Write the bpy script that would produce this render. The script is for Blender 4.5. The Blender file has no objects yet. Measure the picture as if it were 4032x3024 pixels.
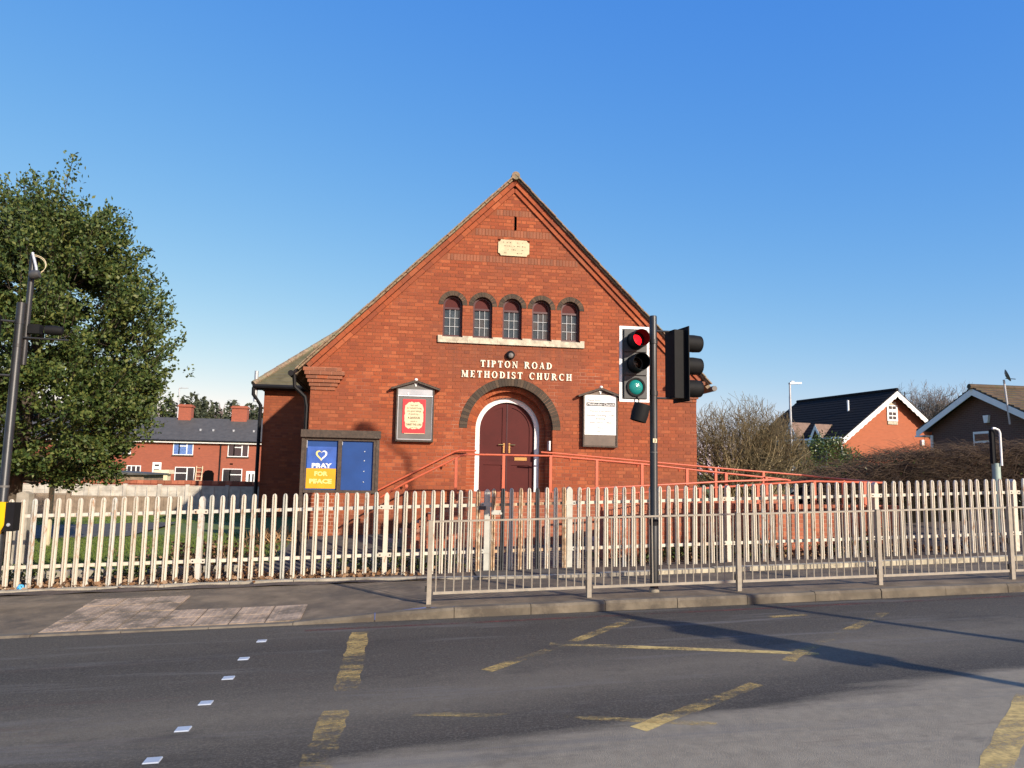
import bpy, math, random
import numpy as np
from mathutils import Matrix, Vector
random.seed(7); np.random.seed(7)
S = bpy.context.scene
COL = S.collection

# ------------------------------------------------------------------ camera, sky, sun, exposure
cam_d = bpy.data.cameras.new('camera'); cam_o = bpy.data.objects.new('camera', cam_d); COL.objects.link(cam_o)
CAM = Vector((-2.4017, -15.757, 1.6242)); YAW, PITCH, ROLL = -0.1525, 0.1176, 0.0181
cam_d.sensor_width = 36.0; cam_d.lens = 36.0 * 2976.98 / 4032; cam_d.clip_start = 0.05; cam_d.clip_end = 3000
_f0 = Vector((-math.sin(YAW), math.cos(YAW), 0)); _r0 = Vector((math.cos(YAW), math.sin(YAW), 0)); _u0 = Vector((0, 0, 1))
_fw = _f0 * math.cos(PITCH) + _u0 * math.sin(PITCH); _up = -_f0 * math.sin(PITCH) + _u0 * math.cos(PITCH)
_r = _r0 * math.cos(ROLL) + _up * math.sin(ROLL); _u = -_r0 * math.sin(ROLL) + _up * math.cos(ROLL)
_m = Matrix((( _r.x, _u.x, -_fw.x, CAM.x), (_r.y, _u.y, -_fw.y, CAM.y), (_r.z, _u.z, -_fw.z, CAM.z), (0, 0, 0, 1)))
cam_o.matrix_world = _m
S.camera = cam_o

SUN_AZ, SUN_EL = math.radians(-58.0), math.radians(22.6)      # azimuth from +x (counter-clockwise), elevation
to_sun = Vector((math.cos(SUN_AZ) * math.cos(SUN_EL), math.sin(SUN_AZ) * math.cos(SUN_EL), math.sin(SUN_EL)))
W = bpy.data.worlds.new('World'); S.world = W; W.use_nodes = True
nt = W.node_tree; bg = nt.nodes['Background']
sky = nt.nodes.new('ShaderNodeTexSky'); sky.sky_type = 'NISHITA'; sky.sun_disc = False
sky.sun_elevation = SUN_EL; sky.sun_rotation = math.atan2(to_sun.x, to_sun.y)
sky.altitude = 150; sky.air_density = 1.0; sky.dust_density = 0.35; sky.ozone_density = 6.0
_sep = nt.nodes.new('ShaderNodeSeparateColor'); _com = nt.nodes.new('ShaderNodeCombineColor'); nt.links.new(sky.outputs[0], _sep.inputs[0])
for _i, (_a, _g) in enumerate(((.76, 1.34), (1.04, .765), (2.8, .17))):      # one camera-like response for the whole sky
    _p = nt.nodes.new('ShaderNodeMath'); _p.operation = 'POWER'; _p.inputs[1].default_value = _g; nt.links.new(_sep.outputs[_i], _p.inputs[0])
    _q = nt.nodes.new('ShaderNodeMath'); _q.operation = 'MULTIPLY'; _q.inputs[1].default_value = _a; nt.links.new(_p.outputs[0], _q.inputs[0]); nt.links.new(_q.outputs[0], _com.inputs[_i])
nt.links.new(_com.outputs[0], bg.inputs[0]); bg.inputs[1].default_value = 0.15
sl = bpy.data.lights.new('sun', 'SUN'); sl.energy = 4.2; sl.angle = math.radians(0.53); sl.color = (1.0, 0.9, 0.76)
so = bpy.data.objects.new('sun', sl); COL.objects.link(so); so.rotation_euler = to_sun.to_track_quat('Z', 'Y').to_euler()
so.location = (20, -30, 30)
S.view_settings.view_transform = 'Standard'; S.view_settings.look = 'None'; S.view_settings.gamma = 1.0
S.view_settings.exposure = 0.62; S.view_settings.use_curve_mapping = False
S.render.engine = 'CYCLES'; S.cycles.max_bounces = 6; S.cycles.diffuse_bounces = 3; S.cycles.glossy_bounces = 3
S.cycles.transparent_max_bounces = 12; S.cycles.use_denoising = True
S.render.resolution_x = 1024; S.render.resolution_y = 768

# ------------------------------------------------------------------ helpers
class MB:
    def __init__(s): s.v = []; s.f = []
    def add(s, vs, fs):
        n = len(s.v); s.v += [tuple(p) for p in vs]; s.f += [tuple(i + n for i in q) for q in fs]; return s
    def box(s, x0, x1, y0, y1, z0, z1):
        return s.add([(x0,y0,z0),(x1,y0,z0),(x1,y1,z0),(x0,y1,z0),(x0,y0,z1),(x1,y0,z1),(x1,y1,z1),(x0,y1,z1)],
                     [(0,3,2,1),(4,5,6,7),(0,1,5,4),(1,2,6,5),(2,3,7,6),(3,0,4,7)])
    def hexa(s, p):   # 8 points: bottom 4 ccw, top 4
        return s.add(p, [(0,3,2,1),(4,5,6,7),(0,1,5,4),(1,2,6,5),(2,3,7,6),(3,0,4,7)])
    def obox(s, c, ax, ay, az, hx, hy, hz):
        c = Vector(c); ax = Vector(ax).normalized() * hx; ay = Vector(ay).normalized() * hy; az = Vector(az).normalized() * hz
        return s.hexa([c-ax-ay-az, c+ax-ay-az, c+ax+ay-az, c-ax+ay-az, c-ax-ay+az, c+ax-ay+az, c+ax+ay+az, c-ax+ay+az])
    def prism(s, pts, d):  # planar polygon extruded by vector d
        n = len(pts); d = Vector(d); a = [Vector(p) for p in pts]
        return s.add(a + [p + d for p in a], [tuple(range(n))[::-1], tuple(range(n, 2*n))] + [(i, (i+1) % n, n+(i+1) % n, n+i) for i in range(n)])
    def tube(s, pts, r, n=8, caps=True):
        pts = [Vector(p) for p in pts]; k = len(pts)
        rs = r if isinstance(r, (list, tuple)) else [r] * k
        vs = []; prev = None
        for i, p in enumerate(pts):
            t = (pts[min(i+1, k-1)] - pts[max(i-1, 0)]).normalized()
            a = prev - t * prev.dot(t) if prev is not None else (Vector((0,0,1)).cross(t) if abs(t.z) < .9 else Vector((1,0,0)).cross(t))
            if a.length < 1e-6: a = Vector((1,0,0)).cross(t)
            a.normalize(); prev = a; b = t.cross(a)
            for j in range(n):
                q = 2 * math.pi * j / n; vs.append(p + (a * math.cos(q) + b * math.sin(q)) * rs[i])
        fs = [(i*n+j, i*n+(j+1) % n, (i+1)*n+(j+1) % n, (i+1)*n+j) for i in range(k-1) for j in range(n)]
        if caps: fs += [tuple(range(n))[::-1], tuple(range((k-1)*n, k*n))]
        return s.add(vs, fs)
    def lathe(s, prof, origin, axis, n=20):   # prof: list of (radius, along)
        o = Vector(origin); t = Vector(axis).normalized(); a = t.orthogonal().normalized(); b = t.cross(a); vs = []
        for r, h in prof:
            for j in range(n):
                q = 2 * math.pi * j / n; vs.append(o + t * h + (a * math.cos(q) + b * math.sin(q)) * r)
        k = len(prof)
        return s.add(vs, [(i*n+j, i*n+(j+1) % n, (i+1)*n+(j+1) % n, (i+1)*n+j) for i in range(k-1) for j in range(n)])
    def mesh(s, name, smooth=False):
        m = bpy.data.meshes.new(name); m.from_pydata(s.v, [], s.f)
        if smooth:
            m.polygons.foreach_set('use_smooth', [True] * len(m.polygons))
            try: m.set_sharp_from_angle(angle=math.radians(38))
            except Exception: pass
        m.update(); return m
    def build(s, name, mat, parent=None, smooth=False, kind=None):
        return link(name, s.mesh(name, smooth), mat, parent, kind)
def link(name, mesh, mat, parent=None, kind=None, loc=None, rot=None):
    o = bpy.data.objects.new(name, mesh)
    if mat is not None and not mesh.materials: mesh.materials.append(mat)
    COL.objects.link(o)
    if loc is not None: o.location = loc
    if rot is not None: o.rotation_euler = rot
    if parent is not None: setp(o, parent)
    if kind: o['kind'] = kind
    return o
def setp(o, parent):
    o.parent = parent
    if parent.type == 'EMPTY': o.matrix_parent_inverse = Matrix.Translation(-parent.location)
def thing(name, label, cat, loc=(0,0,0), group=None):
    o = bpy.data.objects.new(name, None); COL.objects.link(o); o.location = loc; o.empty_display_size = .2
    return tag(o, label, cat, group)
def tag(o, label, cat, group=None):
    o['label'] = label; o['category'] = cat
    if group: o['group'] = group
    return o
def struct(o): o['kind'] = 'structure'; return o
def box(name, mat, parent, *b): return MB().box(*b).build(name, mat, parent)

# ------------------------------------------------------------------ materials
def nodes(name):
    m = bpy.data.materials.new(name); m.use_nodes = True; t = m.node_tree; return m, t, t.nodes['Principled BSDF']
def N(t, ty, **k):
    n = t.nodes.new(ty)
    for a, b in k.items(): setattr(n, a, b)
    return n
def noise(t, vec, scale, detail=4, rough=.55, dist=0.0):
    n = N(t, 'ShaderNodeTexNoise'); n.inputs['Scale'].default_value = scale; n.inputs['Detail'].default_value = detail
    n.inputs['Roughness'].default_value = rough; n.inputs['Distortion'].default_value = dist
    if vec is not None: t.links.new(vec, n.inputs['Vector'])
    return n.outputs['Fac']
def pos(t, sc=(1,1,1)):
    g = N(t, 'ShaderNodeNewGeometry'); m = N(t, 'ShaderNodeMapping'); m.inputs['Scale'].default_value = sc
    t.links.new(g.outputs['Position'], m.inputs['Vector']); return m.outputs['Vector']
def ramp(t, fac, stops):
    r = N(t, 'ShaderNodeValToRGB'); e = r.color_ramp.elements
    while len(e) < len(stops): e.new(.5)
    for x, (p, c) in zip(e, stops): x.position = p; x.color = (*c, 1) if len(c) == 3 else c
    t.links.new(fac, r.inputs[0]); return r.outputs[0]
def mix(t, fac, a, b, blend='MIX'):
    n = N(t, 'ShaderNodeMix', data_type='RGBA', blend_type=blend)
    for i, v in ((0, fac), (6, a), (7, b)):
        if hasattr(v, 'node'): t.links.new(v, n.inputs[i])
        elif isinstance(v, (int, float)): n.inputs[i].default_value = v
        else: n.inputs[i].default_value = (*v, 1)
    return n.outputs[2]
def math_(t, op, a, b=None, c=None):
    n = N(t, 'ShaderNodeMath', operation=op)
    for i, v in enumerate((a, b, c)):
        if v is None: continue
        if hasattr(v, 'node'): t.links.new(v, n.inputs[i])
        else: n.inputs[i].default_value = v
    return n.outputs[0]
def bump(t, b, h, strength=.3, dist=.01):
    n = N(t, 'ShaderNodeBump'); n.inputs['Strength'].default_value = strength; n.inputs['Distance'].default_value = dist
    t.links.new(h, n.inputs['Height']); t.links.new(n.outputs[0], b.inputs['Normal'])
def rnd(t):    # random per object and per mesh island together
    o = N(t, 'ShaderNodeObjectInfo').outputs['Random']; g = N(t, 'ShaderNodeNewGeometry').outputs['Random Per Island']
    return math_(t, 'FRACT', math_(t, 'ADD', o, math_(t, 'MULTIPLY', g, 7.31)))
def mat(name, base, rough=.7, var=.25, scale=6, metal=0.0, bmp=.15, bscale=60, spec=.5, dirt=None):
    m, t, b = nodes(name); p = pos(t); f = noise(t, p, scale)
    dark = tuple(c * (1 - var) for c in base); lite = tuple(min(1, c * (1 + var)) for c in base)
    c = ramp(t, f, [(.3, dark), (.7, lite)])
    if dirt:
        f2 = noise(t, p, dirt[1], 6, .7); k = ramp(t, f2, [(dirt[2], (0,0,0)), (min(1, dirt[2] + .15), (1,1,1))]); c = mix(t, k, c, dirt[0])
    t.links.new(c, b.inputs['Base Color']); b.inputs['Roughness'].default_value = rough; b.inputs['Metallic'].default_value = metal
    b.inputs['Specular IOR Level'].default_value = spec
    if bmp: bump(t, b, noise(t, p, bscale, 5), bmp, .01)
    return m
def brick_mat(name, cols, weather=(.16,.066,.04), wamt=.35, stain=False):
    m, t, b = nodes(name); r = rnd(t); p = pos(t)
    c = ramp(t, r, [(i / len(cols), q) for i, q in enumerate(cols)]); 
    c.node.color_ramp.interpolation = 'CONSTANT'
    c = mix(t, math_(t, 'MULTIPLY', ramp(t, noise(t, p, 30, 6, .7), [(.35, (0,0,0)), (.75, (1,1,1))]), .4), c, weather)
    c = mix(t, math_(t, 'MULTIPLY', ramp(t, noise(t, p, .9, 6, .65), [(.45, (0,0,0)), (.7, (1,1,1))]), wamt), c, weather)
    c = mix(t, math_(t, 'MULTIPLY', ramp(t, noise(t, pos(t, (1, 1, .45)), .45, 7, .7), [(.42, (0,0,0)), (.62, (1,1,1))]), wamt), c, tuple(x * .95 for x in weather))
    if stain:     # run-off marks below the window sill and the plaque, damp at the foot of the wall
        sx = N(t, 'ShaderNodeSeparateXYZ'); t.links.new(p, sx.inputs[0]); ax = math_(t, 'ABSOLUTE', sx.outputs[0])
        sk = ramp(t, noise(t, pos(t, (7, 1, .5)), 1.0, 5, .7), [(.35, (.25,.25,.25)), (.65, (1,1,1))])
        def patch(hw, z0, z1, amt):
            f1 = N(t, 'ShaderNodeMapRange'); t.links.new(ax, f1.inputs[0]); f1.inputs[1].default_value = hw; f1.inputs[2].default_value = hw - .35; f1.clamp = True
            f2 = N(t, 'ShaderNodeMapRange'); t.links.new(sx.outputs[2], f2.inputs[0]); f2.inputs[1].default_value = z0; f2.inputs[2].default_value = z1; f2.clamp = True
            f3 = math_(t, 'LESS_THAN', sx.outputs[2], z1 + .02)
            return math_(t, 'MULTIPLY', math_(t, 'MULTIPLY', f1.outputs[0], f2.outputs[0]), math_(t, 'MULTIPLY', math_(t, 'MULTIPLY', f3, sk), amt))
        c = mix(t, patch(1.75, 3.2, 4.33, .75), c, (.13,.06,.04)); c = mix(t, patch(.6, 5.6, 6.29, .6), c, (.15,.075,.05))
        dp = N(t, 'ShaderNodeMapRange'); t.links.new(sx.outputs[2], dp.inputs[0]); dp.inputs[1].default_value = 1.1; dp.inputs[2].default_value = .3; c = mix(t, math_(t, 'MULTIPLY', dp.outputs[0], math_(t, 'MULTIPLY', sk, .5)), c, (.11,.06,.035))
    t.links.new(c, b.inputs['Base Color']); b.inputs['Roughness'].default_value = .85; b.inputs['Specular IOR Level'].default_value = .25
    bump(t, b, noise(t, p, 90, 6, .7), .35, .006); return m
M = {}
M['brick'] = brick_mat('red_brick', [(.37,.086,.029),(.33,.076,.027),(.395,.098,.034),(.30,.068,.025),(.345,.08,.028),(.26,.06,.025),(.43,.115,.043),(.325,.077,.03)], stain=True)
M['brickband'] = brick_mat('brown_brick', [(.27,.105,.055),(.31,.115,.06),(.23,.09,.05),(.34,.12,.06)], wamt=.3)
M['brickdark'] = brick_mat('blue_brick', [(.088,.064,.043),(.072,.054,.038),(.105,.074,.048),(.06,.046,.034),(.118,.08,.05)], (.045,.035,.027), .35)
M['brickramp'] = brick_mat('orange_brick', [(.50,.16,.085),(.44,.135,.07),(.55,.19,.10),(.40,.115,.06),(.48,.145,.075)], wamt=.25)
def mortar_mat():
    m, t, b = nodes('mortar'); p = pos(t)
    sx = N(t, 'ShaderNodeSeparateXYZ'); t.links.new(p, sx.inputs[0])
    f = math_(t, 'ADD', noise(t, p, .7, 4, .6), math_(t, 'MULTIPLY', math_(t, 'SUBTRACT', 1.5, sx.outputs[2]), .03))
    c = ramp(t, f, [(.42, (.235,.078,.040)), (.54, (.29,.105,.06)), (.68, (.50,.27,.18))])
    t.links.new(c, b.inputs['Base Color']); b.inputs['Roughness'].default_value = .95; b.inputs['Specular IOR Level'].default_value = .1
    bump(t, b, noise(t, p, 150, 4), .3, .005); return m
M['mortar'] = mortar_mat()
M['mortarlight'] = mat('pale_mortar', (.38,.19,.12), .95, .2, 3)
def texbrick(name, c1, c2, mo, sc=1.0):   # far walls whose bricks cannot be told apart
    m, t, b = nodes(name); tc = N(t, 'ShaderNodeTexCoord'); p = tc.outputs['Object']
    mp = N(t, 'ShaderNodeMapping'); mp.inputs['Rotation'].default_value = (math.radians(90), 0, 0); t.links.new(p, mp.inputs[0])
    g = N(t, 'ShaderNodeNewGeometry'); sx = N(t, 'ShaderNodeSeparateXYZ'); t.links.new(p, sx.inputs[0])
    cx = N(t, 'ShaderNodeCombineXYZ'); t.links.new(math_(t, 'ADD', sx.outputs[0], sx.outputs[1]), cx.inputs[0]); t.links.new(sx.outputs[2], cx.inputs[1])
    br = N(t, 'ShaderNodeTexBrick'); br.inputs['Scale'].default_value = 1; br.inputs['Brick Width'].default_value = .225 * sc; br.inputs['Row Height'].default_value = .075 * sc
    br.inputs['Mortar Size'].default_value = .006 * sc; br.inputs['Color1'].default_value = (*c1, 1); br.inputs['Color2'].default_value = (*c2, 1); br.inputs['Mortar'].default_value = (*mo, 1)
    t.links.new(cx.outputs[0], br.inputs['Vector'])
    c = mix(t, math_(t, 'MULTIPLY', noise(t, p, .8, 5), .5), br.outputs[0], tuple(x * .7 for x in c1))
    t.links.new(c, b.inputs['Base Color']); b.inputs['Roughness'].default_value = .9; return m
M['brickfar'] = texbrick('row_house_brick', (.37,.098,.052), (.29,.08,.045), (.28,.12,.08))
M['brickorange'] = texbrick('orange_house_brick', (.45,.125,.055), (.38,.105,.047), (.36,.15,.08))
M['brickbrown'] = texbrick('brown_house_brick', (.13,.062,.045), (.095,.048,.036), (.17,.12,.10))
M['brickside'] = texbrick('church_side_brick', (.42,.10,.045), (.36,.085,.04), (.3,.11,.07))
M['stone'] = mat('sill_stone', (.52,.46,.34), .9, .3, 9, bmp=.3, dirt=((.2,.18,.13), 7, .56))
M['plaque'] = mat('plaque_stone', (.56,.48,.30), .9, .12, 8, bmp=.25, dirt=((.42,.34,.22), 11, .60))
M['tile'] = mat('clay_tile', (.24,.165,.105), .9, .4, 14, bmp=.4, dirt=((.20,.20,.12), 5, .5))
M['rooftile'] = mat('wing_roof_tile', (.115,.095,.05), .9, .3, 4, bmp=.4, dirt=((.085,.085,.04), 3, .5))
M['maroon'] = mat('maroon_paint', (.075,.011,.009), .6, .12, 3, bmp=.05, spec=.22)
M['maroonframe'] = mat('window_maroon', (.06,.012,.014), .4, .12, 3, bmp=.05)
M['white'] = mat('white_paint', (.8,.79,.75), .45, .05, 3, bmp=.04)
M['whitegloss'] = mat('white_plastic', (.82,.82,.80), .3, .03, 3, bmp=0)
M['letters'] = mat('cream_letters', (.80,.73,.55), .5, .05, 4, bmp=.03)
M['lead'] = mat('glazing_lead', (.40,.42,.42), .5, .1, 5, bmp=0)
M['black'] = mat('black_plastic', (.008,.007,.008), .6, .2, 5, bmp=.05, spec=.25)
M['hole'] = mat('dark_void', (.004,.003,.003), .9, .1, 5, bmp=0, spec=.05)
M['brass'] = mat('brass', (.75,.55,.22), .25, .1, 5, metal=1, bmp=0)
M['timber'] = mat('dark_timber', (.062,.042,.028), .7, .35, 20, bmp=.3, dirt=((.125,.098,.07), 9, .6))
M['greyboard'] = mat('grey_backing', (.135,.125,.112), .6, .15, 4, bmp=.05)
M['brownboard'] = mat('brown_board', (.12,.086,.062), .55, .2, 5, bmp=.05, dirt=((.34,.30,.25), 16, .66))
M['blueboard'] = mat('blue_felt', (.012,.055,.21), .8, .12, 3, bmp=.05)
M['posterblue'] = mat('poster_blue', (.035,.10,.38), .5, .25, 5, bmp=.0)
M['posteryellow'] = mat('poster_yellow', (.66,.34,.008), .5, .12, 5, bmp=.0)
M['posterred'] = mat('poster_red', (.72,.035,.04), .45, .06, 5, bmp=0)
M['cream'] = mat('poster_cream', (.68,.58,.36), .5, .04, 6, bmp=0)
M['paper'] = mat('white_paper', (.74,.74,.70), .4, .02, 3, bmp=0)
M['ink'] = mat('brown_ink', (.10,.05,.02), .7, .1, 4, bmp=0)
M['inkgrey'] = mat('faded_ink', (.22,.20,.19), .7, .1, 4, bmp=0)
M['inkdark'] = mat('dark_ink', (.05,.045,.045), .6, .1, 4, bmp=0)
M['yellowtext'] = mat('pale_yellow_print', (.80,.62,.20), .5, .04, 4, bmp=0)
M['rail'] = mat('coral_rail_paint', (.54,.115,.052), .45, .12, 8, bmp=.04)
M['edgelight'] = mat('pale_edging', (.46,.40,.28), .95, .3, 5, bmp=.3, bscale=90, dirt=((.24,.20,.14), 3, .56))
M['concrete'] = mat('concrete', (.34,.30,.23), .95, .3, 5, bmp=.3, bscale=90, dirt=((.17,.15,.11), 3, .55))
M['kerb'] = mat('kerb_concrete', (.155,.126,.088), .95, .3, 4, bmp=.3, bscale=120, dirt=((.09,.072,.052), 2.2, .46))
M['darkmetal'] = mat('dark_pole_paint', (.022,.022,.022), .42, .2, 9, bmp=.05)
M['signalblack'] = mat('signal_black', (.009,.009,.009), .7, .15, 9, bmp=.05, spec=.2)
M['signalgrey'] = mat('signal_board_grey', (.05,.05,.048), .55, .1, 6, bmp=.03)
M['galv'] = mat('grey_guardrail_paint', (.315,.27,.205), .6, .15, 12, bmp=.06, dirt=((.24,.20,.15), 14, .63))
M['lampgrey'] = mat('galvanised', (.45,.46,.47), .4, .1, 5, metal=.3, bmp=0)
M['yellowplastic'] = mat('yellow_plastic', (.85,.47,.0), .4, .06, 4, bmp=0)
M['blueplastic'] = mat('blue_plastic_bag', (.1,.45,.8), .4, .1, 8, bmp=0)
def pale_mat():
    m, t, b = nodes('palisade_paint'); p = pos(t, (1,1,.35)); r = N(t, 'ShaderNodeObjectInfo').outputs['Random']
    base = ramp(t, r, [(0, (.58,.51,.395)), (.3, (.64,.58,.46)), (.6, (.53,.47,.365)), (.85, (.62,.565,.46)), (1, (.51,.50,.44))])
    f = math_(t, 'ADD', noise(t, p, 16, 6, .7), math_(t, 'MULTIPLY', math_(t, 'SUBTRACT', r, .5), .12))
    c = mix(t, ramp(t, f, [(.57, (0,0,0)), (.69, (1,1,1))]), base, (.38,.23,.13))
    c = mix(t, ramp(t, noise(t, p, 42, 4, .7), [(.62, (0,0,0)), (.7, (1,1,1))]), c, (.30,.16,.08))
    t.links.new(c, b.inputs['Base Color']); b.inputs['Roughness'].default_value = .6; bump(t, b, f, .15, .004); return m
M['pale'] = pale_mat()
M['palegreen'] = mat('new_galvanised_pale', (.46,.45,.38), .45, .12, 10, bmp=.05)
M['palerust'] = mat('rusty_gate_pale', (.42,.27,.15), .7, .4, 14, bmp=.15, dirt=((.66,.58,.42), 10, .5))
M['paledark'] = mat('dark_gate_pale', (.05,.05,.05), .6, .3, 10, bmp=.1, dirt=((.25,.25,.23), 14, .62))
M['slate'] = mat('grey_slate', (.082,.077,.068), .7, .18, 3, bmp=.2)
M['darktile'] = mat('charcoal_tile', (.014,.012,.012), .9, .2, 6, bmp=.3, spec=.2)
M['mosstile'] = mat('brown_moss_tile', (.085,.058,.034), .9, .35, 3, bmp=.3, dirt=((.075,.07,.028), 4, .52))
M['pinktile'] = mat('sunlit_dormer_tile', (.22,.14,.10), .9, .2, 6, bmp=.2)  # paler, pinker tile than the main roof
M['wood_pale'] = mat('weathered_fence_panel', (.50,.45,.37), .9, .25, 5, bmp=.2, dirt=((.36,.30,.23), 8, .58))
M['wood_brown'] = mat('brown_fence', (.26,.19,.13), .9, .3, 6, bmp=.2)
M['wood_cream'] = mat('cream_timber', (.66,.55,.36), .8, .15, 5, bmp=.1)
M['bark'] = mat('bark', (.085,.065,.045), .95, .35, 10, bmp=.5)
M['twig'] = mat('willow_twig', (.15,.115,.055), .9, .35, 3, bmp=0)
M['twigpale'] = mat('pale_willow_stem', (.29,.225,.12), .9, .3, 5, bmp=.1)
M['twigdark'] = mat('hedge_twig', (.045,.027,.018), .95, .4, 3, bmp=0)
M['twighi'] = mat('hedge_twig_straw', (.105,.068,.038), .95, .3, 3, bmp=0)
M['twiggrey'] = mat('distant_twig', (.17,.145,.13), .95, .2, 3, bmp=0)
M['hedgecore'] = mat('hedge_core', (.012,.010,.007), 1, .3, 8, bmp=.3, spec=.05)  # near-black: the shadow inside the dense hedge is put into the colour
def leaf_mat(name, cols, rough=.35, spec=.5, trans=.15):
    m, t, b = nodes(name); r = N(t, 'ShaderNodeNewGeometry').outputs['Random Per Island']; p = pos(t)
    f = math_(t, 'ADD', math_(t, 'MULTIPLY', r, .75), math_(t, 'MULTIPLY', noise(t, p, 1.3, 3), .35))
    c = ramp(t, f, [((i + .3) / len(cols), q) for i, q in enumerate(cols)])
    t.links.new(c, b.inputs['Base Color']); b.inputs['Roughness'].default_value = rough; b.inputs['Specular IOR Level'].default_value = spec
    if trans:
        tr = N(t, 'ShaderNodeBsdfTranslucent'); t.links.new(c, tr.inputs[0]); ms = N(t, 'ShaderNodeMixShader'); ms.inputs[0].default_value = trans
        t.links.new(b.outputs[0], ms.inputs[1]); t.links.new(tr.outputs[0], ms.inputs[2]); t.links.new(ms.outputs[0], t.nodes['Material Output'].inputs[0])
    return m
M['holly'] = leaf_mat('holly_leaf', [(.020,.040,.011),(.034,.062,.016),(.055,.088,.021),(.085,.118,.028),(.135,.15,.036)], .52, .32)
M['laurel'] = leaf_mat('laurel_leaf', [(.03,.055,.015),(.05,.085,.02),(.075,.11,.025),(.11,.13,.03)], .4, .5)
M['conifer'] = leaf_mat('distant_conifer', [(.045,.058,.034),(.055,.068,.04),(.07,.08,.045)], .8, .2, 0)  # lightened greens, distance haze mixed into the leaf colour
M['deadleaf'] = leaf_mat('dead_leaf', [(.10,.045,.022),(.17,.085,.04),(.26,.15,.08),(.34,.22,.13)], .8, .2, .1)
M['weed'] = leaf_mat('green_weed', [(.05,.085,.02),(.08,.12,.03),(.12,.16,.04)], .6, .3)
M['stemred'] = mat('red_brown_stem', (.10,.045,.03), .9, .3, 4, bmp=0)
M['grassblade'] = leaf_mat('grass_blade', [(.085,.13,.022),(.12,.17,.03),(.16,.20,.04)], .7, .2)
def glass_mat(name, tint, rough=.05):
    m, t, b = nodes(name); p = pos(t)
    c = ramp(t, noise(t, p, 14, 5, .7, 1.5), [(.35, tuple(x * .5 for x in tint)), (.62, tint), (.8, tuple(x * 2.2 for x in tint))])
    t.links.new(c, b.inputs['Base Color']); b.inputs['Roughness'].default_value = rough; b.inputs['Specular IOR Level'].default_value = .8
    bump(t, b, noise(t, p, 9, 3), .06, .02); return m
M['glass'] = glass_mat('leaded_glass', (.05,.06,.066), .08)
M['glassfar'] = glass_mat('house_glass', (.03,.03,.035), .1)
M['curtainblue'] = mat('blue_curtain', (.10,.18,.42), .8, .4, 9, bmp=0)
def lens(name, base, emit=None, st=0):
    m, t, b = nodes(name); b.inputs['Base Color'].default_value = (*base, 1); b.inputs['Roughness'].default_value = .15
    v = N(t, 'ShaderNodeTexVoronoi'); v.inputs['Scale'].default_value = 70; t.links.new(pos(t), v.inputs['Vector']); bump(t, b, v.outputs['Distance'], .25, .01)
    if emit: b.inputs['Emission Color'].default_value = (*emit, 1); b.inputs['Emission Strength'].default_value = st
    return m
M['lensred'] = lens('red_lamp_lit', (.5,.01,.01), (1.0,.006,.012), 2.4)
M['lensamber'] = lens('amber_lamp_off', (.02,.008,.002)); M['lensgreen'] = lens('green_lamp_off', (.012,.21,.185))
def asphalt(name, base, lanes):
    m, t, b = nodes(name); p = pos(t); sx = N(t, 'ShaderNodeSeparateXYZ'); t.links.new(p, sx.inputs[0])
    grain = noise(t, p, 55, 3, .7); grain2 = noise(t, p, 9, 6, .65)
    c = ramp(t, grain, [(.25, tuple(x * .3 for x in base)), (.5, base), (.72, tuple(x * 2.6 for x in base))])
    c = mix(t, math_(t, 'MULTIPLY', grain2, .5), c, tuple(x * .62 for x in base))
    if lanes:   # polished and dusty bands that run along the road
        ps = pos(t, (.22, 1, 1)); wob = noise(t, ps, 1.1, 5, .6)
        yy = math_(t, 'ADD', math_(t, 'ADD', sx.outputs[1], math_(t, 'MULTIPLY', math_(t, 'SUBTRACT', wob, .5), 1.5)), math_(t, 'MULTIPLY', sx.outputs[0], -.16))
        fy = math_(t, 'MULTIPLY_ADD', yy, -1/9.0, -6.6/9.0)
        band = ramp(t, fy, [(0, (.10,.10,.10)), (.06, (0,0,0)), (.22, (.10,.10,.10)), (.30, (.38,.38,.38)), (.37, (.10,.10,.10)), (.415, (.02,.02,.02)), (.44, (.85,.85,.85)), (.60, (1,1,1)), (.9, (.8,.8,.8))])
        c = mix(t, math_(t, 'MULTIPLY', band, math_(t, 'MULTIPLY_ADD', grain2, .9, .42)), c, (.34,.285,.20))
        ps2 = pos(t, (.15, 1.6, 1)); sc = ramp(t, noise(t, ps2, 1.6, 6, .7, .4), [(.54, (0,0,0)), (.66, (.6,.6,.6))])
        c = mix(t, sc, c, (.17,.155,.135))
        st_ = ramp(t, noise(t, pos(t, (.5, 1, 1)), 1.3, 5, .7), [(.58, (0,0,0)), (.72, (.6,.6,.6))]); c = mix(t, st_, c, tuple(x * .45 for x in base))
        rust = ramp(t, noise(t, ps2, 2.2, 5, .7), [(.60, (0,0,0)), (.68, (.35,.35,.35))])
        c = mix(t, rust, c, (.12,.075,.055))
    t.links.new(c, b.inputs['Base Color']); b.inputs['Roughness'].default_value = .82; b.inputs['Specular IOR Level'].default_value = .35
    bump(t, b, noise(t, p, 120, 3, .7), .7, .012); return m
M['road'] = asphalt('road_asphalt', (.066,.056,.042), True)
M['pave'] = mat('pavement_tarmac', (.18,.132,.08), .9, .35, 3, bmp=.6, bscale=160, dirt=((.10,.076,.05), 1.1, .47))
M['path'] = mat('tarmac_path', (.09,.078,.064), .9, .3, 3, bmp=.5, bscale=140)
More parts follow.
